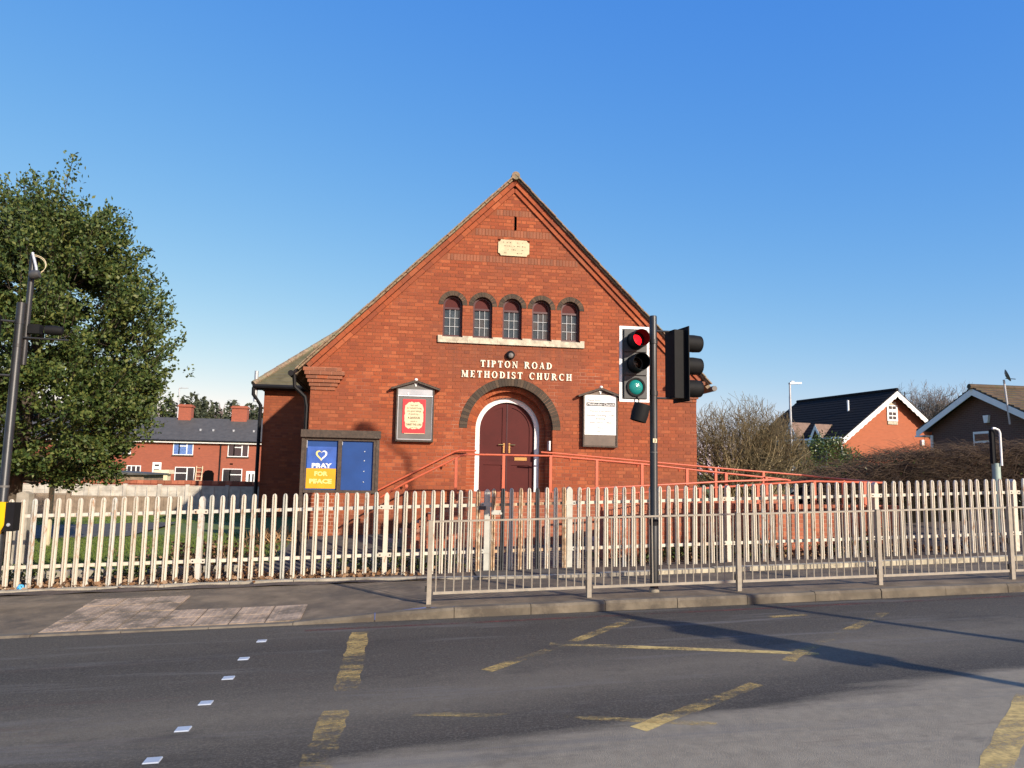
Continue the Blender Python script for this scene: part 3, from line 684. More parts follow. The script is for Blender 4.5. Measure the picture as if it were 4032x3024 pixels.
# ---- wing on the left
YW = 6.5
qs = courses(-6.11, -4.12, .25, 3.88, 48)
b = MB()
for q in qs: brick_hexa(b, q, random.uniform(.003,.006), .02, YW)
WW = box('wing_wall', M['mortar'], CH, -6.11, -4.12, YW, YW+6, -.2, 3.88)
b.build('brickwork', M['brick'], WW, kind='stuff')
e0 = Vector((-6.4, 6.19, 3.965)); H = 2.3
b = MB(); n = 20     # tiled hip: rows of overlapping courses on the front slope and the left slope
for k in range(n):
    t0, t1 = H*k/n, H*(k+1)/n + .02; lift = .014
    x0, x1 = e0.x + t0, e0.x + t1
    b.add([(x0, e0.y+t0-.005, e0.z+t0*.93+lift), (-2.6, e0.y+t0-.005, e0.z+t0*.93+lift), (-2.6, e0.y+t1, e0.z+t1*.93), (x1, e0.y+t1, e0.z+t1*.93), (x0, e0.y+t0-.005, e0.z+t0*.93-.01), (-2.6, e0.y+t0-.005, e0.z+t0*.93-.01)], [(0,1,2,3), (0,4,5,1)])
    b.add([(x0-.005, e0.y+t0, e0.z+t0*.93+lift), (x0-.005, 14, e0.z+t0*.93+lift), (x1, 12, e0.z+t1*.93), (x1, e0.y+t1, e0.z+t1*.93)], [(3,2,1,0)])
b.build('wing_roof', M['rooftile'], CH)
for k in range(8):
    a = e0 + Vector((.02+.28*k, .02+.28*k, .03+.26*k)); c = e0 + Vector((.31+.28*k, .31+.28*k, .03+.27+.26*k))
    MB().tube([a, c], [.085, .075], 8).build('hip_tile', M['tile'], CH, True)
box('wing_soffit', M['black'], CH, -6.3, -4.1, 6.25, 6.55, 3.85, 3.91)
MB().tube([(-6.38, 6.16, 3.925), (-4.1, 6.16, 3.925)], .06, 8).build('wing_gutter', M['black'], CH, True)
MB().tube([(-6.36, 6.19, 3.89), (-6.36, 6.19, 3.70), (-6.18, 6.39, 3.41), (-6.18, 6.39, .3)], .05, 8).build('wing_downpipe', M['black'], CH, True)
MB().tube([(-6.32, 6.3, 3.5), (-6.32, 6.3, 4.37)], .055, 10).build('vent_pipe', M['lampgrey'], CH, True)
# main gutters and downpipe at the left corner
for sd in (-1, 1):
    MB().tube([(sd*4.52, -.1, 3.56), (sd*4.52, YB, 3.56)], .06, 10).build('gutter', M['black'] if sd < 0 else M['greyboard'], CH, True)
MB().tube([(-4.47, .02, 3.55), (-4.45, .06, 3.3), (-4.24, .1, 3.1), (-4.2, .1, 2.9), (-4.2, .1, .3)], .04, 8).build('downpipe', M['black'], CH, True)
# ------------------------------------------------------------------ name lettering in bold serif capitals
def rect(x0, z0, x1, z1): return [[(x0,z0),(x1,z0),(x1,z1),(x0,z1)]]
def arcs(cx, cz, rx, rz, ix, iz, a0, a1, n=14):
    out = []
    for k in range(n):
        t0, t1 = math.radians(a0+(a1-a0)*k/n), math.radians(a0+(a1-a0)*(k+1)/n)
        out.append([(cx+ix*math.cos(t0), cz+iz*math.sin(t0)), (cx+rx*math.cos(t0), cz+rz*math.sin(t0)), (cx+rx*math.cos(t1), cz+rz*math.sin(t1)), (cx+ix*math.cos(t1), cz+iz*math.sin(t1))])
    return out
T_, h_ = .20, .09
def stem(x, z0=0, z1=1, s0=True, s1=True):
    o = rect(x, z0, x+T_, z1)
    if s0: o += rect(x-.075, z0, x+T_+.075, z0+.05)
    if s1: o += rect(x-.075, z1-.05, x+T_+.075, z1)
    return o
def diag(x0, z0, x1, z1, w): return [[(x0,z0),(x0+w,z0),(x1+w,z1),(x1,z1)]]
GL = {
 'I': (.36, stem(.09)),
 'T': (.74, stem(.285, s1=False) + rect(.03,.925,.71,1) + [[(.03,.925),(.03,.72),(.06,.72),(.12,.925)], [(.71,.925),(.71,.72),(.68,.72),(.62,.925)]]),
 'H': (.86, stem(.1) + stem(.59) + rect(.25,.47,.62,.55)),
 'E': (.72, stem(.1) + rect(.2,.925,.66,1) + rect(.2,0,.66,.075) + rect(.25,.47,.5,.54) + [[(.66,.925),(.66,.74),(.63,.74),(.56,.925)], [(.66,.075),(.66,.28),(.63,.28),(.55,.075)], [(.5,.36),(.53,.36),(.53,.65),(.5,.65)]]),
 'M': (1.06, stem(.77) + rect(.13,0,.19,1) + rect(.04,0,.29,.05) + rect(.04,.95,.27,1) + diag(.47,.05,.14,1,.17) + diag(.47,.05,.80,1,.09)),
 'N': (.88, rect(.12,0,.18,1) + rect(.03,0,.28,.05) + rect(.03,.95,.25,1) + rect(.70,0,.76,1) + rect(.6,.95,.85,1) + diag(.60,0,.12,1,.17)),
 'A': (.84, diag(.06,0,.38,1,.075) + diag(.57,0,.36,1,.18) + rect(.2,.3,.6,.37) + rect(0,0,.25,.05) + rect(.5,0,.83,.05)),
 'U': (.84, stem(.09,.3,1,False) + rect(.63,.3,.69,1) + rect(.54,.95,.79,1) + arcs(.39,.32,.30,.33,.155,.25,180,360)),
 'O': (.90, arcs(.45,.5,.42,.52,.24,.455,0,360,28)),
 'C': (.84, arcs(.47,.5,.43,.52,.25,.45,48,312,24) + [[(.76,.64),(.79,.64),(.79,1),(.72,.88)]]),
 'D': (.86, stem(.1) + arcs(.30,.5,.52,.5,.34,.43,-90,90,16) + rect(.25,.93,.32,1) + rect(.25,0,.32,.07)),
 'P': (.72, stem(.1) + arcs(.32,.73,.36,.27,.19,.20,-90,90,12) + rect(.25,.93,.33,1) + rect(.25,.46,.33,.53)),
 'R': (.86, stem(.1) + arcs(.32,.735,.36,.265,.19,.195,-90,90,12) + rect(.25,.93,.33,1) + rect(.25,.47,.33,.54) + diag(.64,0,.34,.5,.19) + rect(.62,0,.88,.05)),
 'S': (.64, arcs(.32,.74,.27,.27,.12,.20,30,250,12) + arcs(.32,.27,.28,.29,.12,.21,-150,90,14) + [[(.2,.55),(.3,.46),(.48,.42),(.44,.56),(.3,.62)]] + [[(.56,.72),(.59,.72),(.59,.98),(.53,.9)], [(.05,.3),(.08,.3),(.12,.08),(.05,.02)]]),
}
SL = thing('name_lettering', 'cream serif capitals above the door reading TIPTON ROAD METHODIST CHURCH', 'lettering', (.11, -.03, 3.6))
gm = {}
def letter(chh, x, z, h):
    if chh not in gm:
        b = MB()
        for k, p in enumerate(GL[chh][1]):
            sgn = sum(p[i][0]*p[(i+1) % len(p)][1] - p[(i+1) % len(p)][0]*p[i][1] for i in range(len(p)))
            if sgn < 0: p = p[::-1]
            gx_, gz_ = sum(q[0] for q in p)/len(p), sum(q[1] for q in p)/len(p); p = [(q[0] + math.copysign(.017, q[0]-gx_), q[1] + math.copysign(.014, q[1]-gz_)) for q in p]
            yo = -.022 - .0004*(k % 3)
            n_ = len(p); b.add([(a*h*1.0, yo, c*h) for a, c in p] + [(a*h*1.0, -.004, c*h) for a, c in p], [tuple(range(n_)), *[(i, n_+i, n_+(i+1) % n_, (i+1) % n_) for i in range(n_)]])
        gm[chh] = b.mesh('letter'); gm[chh].materials.append(M['letters'])
    link('letter', gm[chh], None, SL, loc=(x, -.005, z))
def line(txt, x0, x1, z, h):
    tot = sum(GL[c][0] if c != ' ' else .45 for c in txt) * h; sp = (x1 - x0 - tot) / (len(txt) - 1); x = x0
    for c in txt:
        if c == ' ': x += .45*h + sp
        else: letter(c, x, z, h); x += GL[c][0]*h + sp
line('TIPTON ROAD', -.665, .875, 3.850, .14)
line('METHODIST CHURCH', -1.065, 1.31, 3.620, .14)

# printed words as thin mesh
def words(txt, size, cx, z, y, mt, parent, name='print', stretch=1.0, shear=0.0, bold=0.0, width=None):
    cu = bpy.data.curves.new('t', 'FONT'); cu.body = txt; cu.size = size; cu.align_x = 'CENTER'; cu.shear = shear; cu.offset = bold; cu.extrude = .0006; cu.resolution_u = 2
    o = bpy.data.objects.new('t', cu); COL.objects.link(o); dg = bpy.context.evaluated_depsgraph_get()
    me = bpy.data.meshes.new_from_object(o.evaluated_get(dg)); bpy.data.objects.remove(o); bpy.data.curves.remove(cu)
    vs = np.array([v.co[:] for v in me.vertices])
    if len(vs):
        w = vs[:,0].max() - vs[:,0].min(); k = (width / w) if width else stretch
        for v in me.vertices: v.co = (cx + v.co.x*k, y - v.co.z, z + v.co.y)
    me.materials.clear()
    return link(name, me, mt, parent)
# ------------------------------------------------------------------ two gabled boards on the front wall
def gable_board(name, label, cx, zb, zt, za, w, poster):
    t = thing(name, label, 'notice board', (cx, -.05, zb))
    hw = w/2; yf = -.10
    MB().prism([(cx-hw, -.09, zb), (cx+hw, -.09, zb), (cx+hw, -.09, zt), (cx, -.09, za-.03), (cx-hw, -.09, zt)], (0, .082, 0)).build('case', M['brownboard'] if poster == 'white' else M['greyboard'], t)
    f = MB(); f.box(cx-hw-.012, cx-hw+.018, yf-.012, -.012, zb-.012, zt-.0).box(cx+hw-.018, cx+hw+.012, yf-.012, -.012, zb-.012, zt); f.build('side_frame', M['timber'], t)
    box('bottom_frame', M['timber'], t, cx-hw+.019, cx+hw-.019, yf-.011, -.012, zb-.014, zb+.02)
    for sd in (-1, 1):
        MB().prism([(cx, -.16, za+.0), (cx+sd*(hw+.13), -.16, zt-.045), (cx+sd*(hw+.12), -.16, zt-.075), (cx, -.16, za-.035)], (0, .15, 0)).build('board_roof', M['timber'], t)
        MB().prism([(cx, -.165, za+.012), (cx+sd*(hw+.135), -.165, zt-.038), (cx+sd*(hw+.133), -.165, zt-.045), (cx, -.165, za+.002)], (0, .155, 0)).build('roof_flashing', M['timber'], t)
    MB().lathe([(0,-.035),(.03,-.02),(.038,0),(.03,.022),(0,.035)], (cx, -.15, za+.015), (0,0,1), 10).build('finial', M['white'], t, True)
    MB().box(cx-.014, cx+.014, -.105, -.092, zt+.0, zt+.075).box(cx-.032, cx+.032, -.1052, -.092, zt+.045, zt+.075).build('arrow_mark', M['white'], t)
    return t, yf
lb, yf = gable_board('wall_notice_board', 'gabled wall case holding a red and cream scripture poster, left of the door', -2.005, 2.245, 3.37, 3.49, .75, 'red')
MB().box(-2.365, -1.645, -.096, -.0915, 3.2, 3.31).build('top_strip', M['lampgrey'], lb)
MB().box(-2.365, -1.645, -.108, -.0965, 3.165, 3.192).build('clip_bar', M['whitegloss'], lb)
MB().box(-2.17, -2.145, -.108, -.0965, 3.2, 3.235).build('clip', M['whitegloss'], lb)
for a, e, c, d in ((-2.365,-2.345,2.27,3.165),(-1.665,-1.645,2.27,3.165),(-2.345,-1.665,2.27,2.288)): box('inner_trim', M['lampgrey'], lb, a, e, -.098, -.0915, c, d)
PR = MB().box(-2.258, -1.79, -.1005, -.0925, 2.405, 3.105).build('poster', M['posterred'], lb)
pts = []
for k in range(48):
    a = 2*math.pi*k/48; c, s = math.cos(a), math.sin(a); r = 1/((abs(c)**4 + abs(s)**4)**.25); r *= 1 + .03*math.sin(k*2.4) + .025*math.sin(k*5.1)
    pts.append((-2.024 + .19*c*r, -.1018, 2.77 + .275*s*r))
MB().prism(pts, (0, .001, 0)).build('scroll', M['cream'], PR)
for tx, z, wd, sz in (('Fear not!', 2.965, .15, .05), ('for behold I bring', 2.905, .30, .055), ('you good tidings', 2.845, .29, .055), ('of good joy...', 2.785, .23, .055), ('A SAVIOUR', 2.70, .25, .062), ('which is', 2.635, .14, .045), ('CHRIST THE LORD', 2.565, .32, .056), ('Luke 2:10', 2.515, .13, .028)):
    words(tx, sz, -2.024, z, -.1035, M['ink'], PR, bold=.0012 if tx.isupper() else 0, width=wd)
box('poster_foot', M['cream'], PR, -2.215, -1.80, -.1025, -.093, 2.393, 2.404)
rb, yf = gable_board('wall_notice_board', 'gabled wall case holding the white service times sheet, right of the door', 1.93, 2.225, 3.345, 3.475, .735, 'white')
PW = MB().box(1.572, 2.285, -.1005, -.0925, 2.47, 3.325).build('service_sheet', M['paper'], rb)
words('Tipton Road', .06, 1.79, 3.19, -.1035, M['inkgrey'], PW, width=.28)
box('title_bar', M['inkdark'], PW, 1.62, 2.255, -.102, -.1, 3.085, 3.16)
words('Methodist Church', .07, 1.937, 3.10, -.1045, M['paper'], PW, shear=.2, bold=.001, width=.60)
for tx, z, wd, sz in (('Welcome to the Services', 2.965, .47, .045), ('Sunday Morning 11-00', 2.87, .60, .06), ('Evening', 2.80, .21, .06), ('Junior Church 11-00am', 2.72, .48, .05), ('Minister', 2.615, .14, .03)):
    words(tx, sz, 1.93, z, -.1035, M['inkgrey'], PW, shear=.2, width=wd)
for a, e, c, d in ((1.80,1.804,2.505,2.60),(1.804,2.25,2.505,2.509),(1.804,2.25,2.596,2.60)): box('box_rule', M['inkgrey'], PW, a, e, -.102, -.1, c, d)
words('Rev', .035, 1.90, 2.54, -.1035, M['inkgrey'], PW, width=.07)

# ------------------------------------------------------------------ free-standing notice board by the fence
nb = thing('standing_notice_board', 'double timber notice board on posts, blue felt with a PRAY FOR PEACE poster', 'notice board', (-3.3, -2.2, .2))
yb = -2.2
box('lintel', M['timber'], nb, -4.0, -2.64, yb-.11, yb+.05, 2.185, 2.315)
for a, e in ((-3.985,-3.93),(-2.715,-2.66)):
    box('post', M['timber'], nb, a, e, yb-.06, yb+.04, zi(a, yb)-.1, 2.184)
box('bottom_board', M['timber'], nb, -3.929, -2.716, yb-.07, yb+.04, 1.232, 1.282)
box('centre_stile', M['timber'], nb, -3.365, -3.30, yb-.055, yb+.04, 1.283, 2.184)
box('top_rail', M['timber'], nb, -3.929, -3.366, yb-.05, yb+.03, 2.135, 2.184); box('top_rail', M['timber'], nb, -3.299, -2.716, yb-.05, yb+.03, 2.135, 2.184)
box('stile', M['timber'], nb, -2.76, -2.717, yb-.05, yb+.03, 1.283, 2.134); box('stile', M['timber'], nb, -3.928, -3.90, yb-.05, yb+.03, 1.283, 2.134)
fl = box('felt_panel', M['blueboard'], nb, -3.9, -3.366, yb-.012, yb+.02, 1.283, 2.134)
fr = box('felt_panel', M['blueboard'], nb, -3.299, -2.761, yb-.012, yb+.02, 1.283, 2.134)
for z in (1.955, 1.795, 1.61, 1.425): MB().lathe([(.0,.01),(.009,.007),(.012,0)], (-2.93+.01*z, yb-.014, z), (0,-1,0), 8).build('pin', M['lampgrey'], fr, True)
box('hinge', M['lampgrey'], nb, -3.3, -3.288, yb-.062, yb-.056, 2.06, 2.12); box('hinge', M['lampgrey'], nb, -3.899, -3.889, yb-.052, yb-.014, 2.0, 2.13)
pb = box('poster_top', M['posterblue'], nb, -3.885, -3.392, yb-.021, yb-.013, 1.650, 2.025)
py_ = box('poster_bottom', M['posteryellow'], nb, -3.89, -3.39, yb-.0215, yb-.013, 1.305, 1.6495)
def heart(s, cx, cz):
    o = []
    for k in range(40):
        t = 2*math.pi*k/40; o.append((cx + s*.9*math.sin(t)**3, cz + s*.95*((13*math.cos(t) - 5*math.cos(2*t) - 2*math.cos(3*t) - math.cos(4*t))/16)))
    return o
ho, hi_ = heart(.108, -3.645, 1.882), heart(.074, -3.645, 1.886)
for half, mt in ((range(0, 20), M['paper']), (range(20, 40), M['yellowtext'])):
    b = MB()
    for k in half:
        q = [ho[k], ho[(k+1) % 40], hi_[(k+1) % 40], hi_[k]]; b.add([(a, yb-.0235, c) for a, c in q[::-1]], [(0,1,2,3)])
    b.build('heart', mt, pb)
words('PRAY', .105, -3.64, 1.662, yb-.0235, M['paper'], pb, bold=.006, width=.34)
words('FOR', .10, -3.645, 1.525, yb-.0240, M['yellowtext'], py_, bold=.006, width=.23)
words('PEACE', .10, -3.645, 1.395, yb-.0240, M['yellowtext'], py_, bold=.006, width=.38)

# ------------------------------------------------------------------ access ramp, steps and landing
AR = thing('access_ramp', 'orange brick landing, steps and switchback ramp in front of the church door', 'ramp', (1, -1.5, .3))
LZ = 1.14
def brickwall(y, x0, x1, topf, zb, mt, n_parts, thick=.215, cope=True, name='ramp_wall'):
    """wall along x whose top follows topf(x); bricks on its front face, brick-on-edge coping"""
    b = MB(); st = [x0 + (x1-x0)*k/12 for k in range(13)]
    for a, e in zip(st, st[1:]):
        b.hexa([(a,y,zb),(e,y,zb),(e,y+thick,zb),(a,y+thick,zb),(a,y,topf(a)-.11),(e,y,topf(e)-.11),(e,y+thick,topf(e)-.11),(a,y+thick,topf(a)-.11)])
    w = b.build(name, M['mortarlight'], AR)
    zmax = max(topf(a) for a in st); nn = int((zmax - zb)/.075); Qw = courses(x0, x1, zb, zb + nn*.075, nn)
    keep = []
    for q in Qw:
        lim = min(topf(q[0]), topf(q[1])) - .112
        if q[5] <= lim: keep.append(q)
        elif q[4] < lim - .02: keep.append((*q[:5], lim, 'c'))
    keep.sort(key=lambda q: -q[4]); cnt = 0; joined = MB()
    for q in keep:
        if q[6] in 'sh' and cnt < n_parts: link('brick', rproto[q[6]], None, w, loc=((q[0]+q[1])/2, y + random.uniform(-.002,.002), (q[4]+q[5])/2)); cnt += 1
        else: brick_hexa(joined, q, random.uniform(.002,.006), .02, y)
    if joined.v: joined.build('brickwork', mt, w, kind='stuff')
    if cope:
        u = x0
        while u < x1 - .03:
            a, e = u+.004, min(u+.069, x1); zt = topf((a+e)/2) + random.uniform(-.003,.003)
            link('coping_brick', cproto, None, w, loc=((a+e)/2, y + thick/2, zt - .052 + random.uniform(-.002,.002))); u += .075
    return w
rproto = {}
for kd, w in (('s', .215), ('h', .1025)):
    mb = MB(); brick_hexa(mb, (-w/2, w/2, -w/2, w/2, -.0325, .0325), .0045, .02); rproto[kd] = mb.mesh('brick'); rproto[kd].materials.append(M['brickramp'])
mb = MB().box(-.0325, .0325, -.118, .118, -.051, .051); cproto = mb.mesh('coping_brick'); cproto.materials.append(M['brickramp'])
brickwall(-1.58, -2.2, .95, lambda x: 1.275 if x > -1.12 else 1.275 - .72*(-1.12-x), .15, M['brickramp'], 90)
up = lambda x: 1.275 if x < .6 else max(1.275 - .068*(x-.6), .97)      # divider wall top, follows the upper ramp
brickwall(-1.58, .955, 5.5, lambda x: max(up(x), 1.0) + .30*max(0, min(1, (x-3)/2)), .2, M['brickramp'], 60)
brickwall(-2.95, 1.2, 6.9, lambda x: 1.0 + .165*max(0, min(1, (x-1.2)/1.0)), .15, M['brickramp'], 140)
for x0 in (6.7,): MB().box(x0, x0+.2, -2.73, .2, .2, 1.05).build('end_wall', M['brickramp'], AR)
MB().hexa([(-1.12,-1.37,.2),(.95,-1.37,.2),(.95,.1,.2),(-1.12,.1,.2),(-1.12,-1.37,LZ),(.95,-1.37,LZ),(.95,.1,LZ),(-1.12,.1,LZ)]).build('landing', M['concrete'], AR)
MB().hexa([(.95,-1.37,.2),(5.4,-1.37,.2),(5.4,-.02,.2),(.95,-.02,.2),(.95,-1.37,LZ),(5.4,-1.37,.83),(5.4,-.02,.83),(.95,-.02,LZ)]).build('upper_ramp', M['concrete'], AR)
MB().box(5.4, 6.7, -2.73, -.02, .2, .828).build('turn_landing', M['concrete'], AR)
MB().hexa([(1.2,-2.73,.1),(5.4,-2.73,.1),(5.4,-1.585,.1),(1.2,-1.585,.1),(1.2,-2.73,.45),(5.4,-2.73,.826),(5.4,-1.585,.826),(1.2,-1.585,.45)]).build('lower_ramp', M['concrete'], AR)
for k in range(5):
    z1 = LZ - .165*(k+1); box('step', M['concrete'], AR, -1.12-.28*(k+1), -1.121-.28*k, -1.36, -.03, .15, z1)
# handrails
HR = thing('handrail', 'coral painted tubular handrails along the church steps and ramp', 'handrail', (1, -1.5, 1.2))
def rail(pts, r=.019): MB().tube(pts, r, 8).build('rail', M['rail'], HR, True)
def post(x, y, z0, z1):
    MB().box(x-.026, x+.026, y-.026, y+.026, z0, z1).build('post', M['rail'], HR); MB().box(x-.06, x+.06, y-.05, y+.05, z0-.001, z0+.012).build('base_plate', M['rail'], HR)
yf_ = -1.47
rail([(-2.62,yf_,1.14),(-2.2,yf_,1.40),(-1.14,yf_,1.945),(-1.04,yf_,1.965),(.57,yf_,1.97),(2.39,yf_,1.85),(3.7,yf_,1.735),(5.3,yf_,1.605),(5.42,yf_-.03,1.58),(5.42,yf_-.12,1.58),(5.3,yf_-.16,1.60),(4.17,yf_-.16,1.55),(1.2,yf_-.16,1.36),(1.12,yf_-.16,1.33),(1.12,yf_-.16,1.0)])
yk = -.13
rail([(-2.75,yk,1.21),(-1.16,yk,2.05),(-1.06,yk,2.075),(-.72,yk,2.075)])
rail([(.64,yk,2.075),(.95,yk,2.06),(4.84,yk,1.80),(6.5,yk,1.70),(6.75,yk-.3,1.66),(6.75,-2.5,1.575),(6.6,-2.83,1.575),(6.3,-2.84,1.575),(5.14,-2.84,1.58),(1.3,-2.84,1.285),(1.2,-2.84,1.25),(1.2,-2.84,.9)])
for x in (-.34, .57, 1.48, 2.39, 3.31): post(x, yf_, up(x) + .002 if x < 3 else up(x)+.1, 1.97 - max(0, x-.57)*.067)
post(-1.24, yf_, 1.19, 1.90); post(-2.15, yf_, .55, 1.38)
for x in (4.1, 4.95): post(x, yf_-.05, 1.2, 1.97 - (x-.57)*.074)
for x in (1.9, 3.0, 4.1, 5.2, 6.2): post(x, -2.84, 1.165, 1.285 + min(x, 5.14)*.0 + (min(x,5.14)-1.3)*.077)
for x in (4.5, 5.6): post(x, yk, .9, 1.80-(x-4.84)*.06)
post(6.75, -1.3, .83, 1.61)
for x, z in ((-2.15,1.37),(-1.35,1.79),(.95,1.93),(2.3,1.83),(3.15,1.76)):     # small brackets under the rail
    MB().lathe([(.0,0),(.03,.004),(.02,.03),(.012,.05)], (x, yf_ if x > 0 else yk-.0, z), (0,0,-1), 8).build('rail_bracket', M['rail'], HR, True)

# ------------------------------------------------------------------ palisade fence and gate
PX, PY, PA = -2.4869, -3.6261, .0093
def pl_(s): return PX + s*math.cos(PA), PY + s*math.sin(PA)
def pz(s): return -.018 + .0346*s
FN = thing('palisade_fence', 'cream painted steel palisade fence with weathered, rust flecked pales', 'fence', (*pl_(-2), pz(-2)))
PH = 1.29
def pale_mesh(h, pointed=False, w=.035):
    prof = [(-w,.004),(-.027,-.022),(-.009,-.026),(-.006,.008),(.006,.008),(.009,-.026),(.027,-.022),(w,.004)]; th = .004
    ring_ = prof + [(a, c+th) for a, c in prof[::-1]]; zs = [.0, h-.06, h-.03, h-.012, h]; sc = [1, 1, .9, .68, .32]
    vs = [(a*s, c*(s if k > 2 else 1), z) for k, (z, s) in enumerate(zip(zs, sc)) for a, c in ring_]; n = len(ring_)
    fs = [(i*n+j, i*n+(j+1) % n, (i+1)*n+(j+1) % n, (i+1)*n+j) for i in range(len(zs)-1) for j in range(n)]
    fs += [tuple(range((len(zs)-1)*n, len(zs)*n))]
    return MB().add(vs, fs).mesh('pale')
PM = {}
for k in ('pale', 'palegreen', 'palerust', 'paledark'): PM[k] = pale_mesh(PH); PM[k].materials.append(M[k])
def pale(s, kind='pale', parent=None, dz=0.0, lift=.035):
    x, y = pl_(s); link('pale', PM[kind], None, parent or FN, loc=(x, y-.03, pz(s)+lift+dz+random.uniform(-.006,.006)), rot=(random.uniform(-.012,.012), random.uniform(-.008,.008), PA+random.uniform(-.09,.09)))
def fpost(s, h=1.31, parent=None, mt='pale', w=.036):
    x, y = pl_(s); z = pz(s)
    MB().prism([(x-w, y-.012, z-.15), (x+w, y-.012, z-.15), (x+w, y-.012, z+h-.05), (x+w*.5, y-.012, z+h-.012), (x, y-.012, z+h), (x-w*.5, y-.012, z+h-.012), (x-w, y-.012, z+h-.05)], (0, .1, 0)).build('fence_post', M[mt], parent or FN)
    for zz in (.30, 1.03):
        for d in (-.075, .075): MB().lathe([(0,.009),(.011,.006),(.013,0)], (x+d, y-.018, z+zz+.05), (0,-1,0), 8).build('bolt', M['darkmetal'], parent or FN)
        MB().box(x-.1, x+.1, y-.0175, y-.0125, z+zz+.02, z+zz+.085).build('bracket', M[mt], parent or FN)
def frail(s0, s1, parent=None, mt='pale'):
    for zz in (.325, 1.055):
        (x0, y0), (x1, y1) = pl_(s0), pl_(s1); b = MB(); z0, z1 = pz(s0)+zz, pz(s1)+zz
        b.hexa([(x0,y0-.006,z0),(x1,y1-.006,z1),(x1,y1+.0,z1),(x0,y0+.0,z0),(x0,y0-.006,z0+.048),(x1,y1-.006,z1+.048),(x1,y1,z1+.048),(x0,y0,z0+.048)])
        b.hexa([(x0,y0+.0005,z0+.043),(x1,y1+.0005,z1+.043),(x1,y1+.045,z1+.043),(x0,y0+.045,z0+.043),(x0,y0+.0005,z0+.048),(x1,y1+.0005,z1+.048),(x1,y1+.045,z1+.048),(x0,y0+.045,z0+.048)])
        b.build('rail', M[mt], parent or FN)
SA, SB = 1.59, 2.936        # gate posts
for s in (-5.5, -2.75, 0, SB+2.75, SB+5.5, SB+8.25): fpost(s)
fpost(SA, 1.33, None, 'palegreen', .045); fpost(SB, 1.34, None, 'palegreen', .05)
def run(s0, s1, n, special={}):
    for k in range(1, n): pale(s0 + (s1-s0)*k/n, special.get(k, 'pale'))
    frail(s0+.04, s1-.04)
run(-5.5, -2.75, 18); run(-2.75, 0, 18, {1: 'palegreen', 8: 'palegreen', 17: 'palegreen'}); run(0, SA, 11, {10: 'palerust'})
run(SB, SB+2.75, 18); run(SB+2.75, SB+5.5, 18); run(SB+5.5, SB+8.25, 18); run(SB+8.25, SB+9.2, 6)
GT = thing('palisade_gate', 'narrow palisade gate with rusted and dark pales opposite the church door', 'gate', (*pl_((SA+SB)/2), pz(2.2)))
gk = ['palerust', 'paledark', 'pale', 'palerust', 'pale', 'paledark', 'pale', 'pale', 'palerust']
for k, kd in enumerate(gk): pale(SA + .095 + k*.145, kd, GT, lift=.05)
for zz in (.325, 1.055):
    (x0, y0), (x1, y1) = pl_(SA+.07), pl_(SB-.07)
    MB().hexa([(x0,y0-.004,pz(SA)+zz),(x1,y1-.004,pz(SB)+zz),(x1,y1+.04,pz(SB)+zz),(x0,y0+.04,pz(SA)+zz),(x0,y0-.004,pz(SA)+zz+.045),(x1,y1-.004,pz(SB)+zz+.045),(x1,y1+.04,pz(SB)+zz+.045),(x0,y0+.04,pz(SA)+zz+.045)]).build('gate_rail', M['palerust'], GT)
x, y = pl_(SA+.12); MB().box(x-.06, x+.09, y-.07, y-.035, pz(SA)+.93, pz(SA)+1.0).lathe([(.0,.03),(.02,.03),(.02,0)], (x+.09, y-.05, pz(SA)+.95), (0,-1,0), 8).build('latch', M['palegreen'], GT)
x, y = pl_(SA-.08); MB().box(x-.09, x+.05, y-.045, y-.02, pz(SA)+1.0, pz(SA)+1.06).build('latch_keeper', M['paledark'], GT)

# ------------------------------------------------------------------ pedestrian guardrail at the kerb
GR = thing('pedestrian_guardrail', 'grey steel pedestrian guardrail with thin upright bars along the kerb', 'guardrail', (-1.92, -6.29, .04))
gx0, gy0 = -1.9226, -6.2913
gz = lambda x: .042 + .0324*(x - gx0)
barm = MB().tube([(0,0,.125),(0,0,.965)], .0085, 6).mesh('bar'); barm.materials.append(M['galv'])
for k in range(6):
    x = gx0 + 2.0*k
    MB().box(x-.028, x+.028, gy0-.028, gy0+.028, gz(x)-.1, gz(x)+.985).build('post', M['galv'], GR)
    MB().box(x-.031, x+.031, gy0-.031, gy0+.031, gz(x)+.9855, gz(x)+.991).build('post_cap', M['galv'], GR)
    for zz in (.17, .52): MB().box(x-.05, x-.0285, gy0-.02, gy0+.02, gz(x)+zz-.035, gz(x)+zz+.035).build('fixing', M['darkmetal'], GR)
    if k == 5: break
    a, e = x+.05, x+1.95
    for zz, hh in ((.975, .011), (.115, .016)):
        MB().hexa([(a,gy0-.014,gz(a)+zz-hh),(e,gy0-.014,gz(e)+zz-hh),(e,gy0+.014,gz(e)+zz-hh),(a,gy0+.014,gz(a)+zz-hh),(a,gy0-.014,gz(a)+zz+hh),(e,gy0-.014,gz(e)+zz+hh),(e,gy0+.014,gz(e)+zz+hh),(a,gy0+.014,gz(a)+zz+hh)]).build('rail', M['galv'], GR)
    for zz in (.06,): pass
    for j in range(18):
        xx = a + .03 + (e-a-.06)*j/17; link('bar', barm, None, GR, loc=(xx, gy0, gz(xx)), rot=(random.uniform(-.01,.01), random.uniform(-.012,.012), 0))
for x0, y0, n in ((.9, -6.42, 60), (4.2, -6.42, 25)): pass
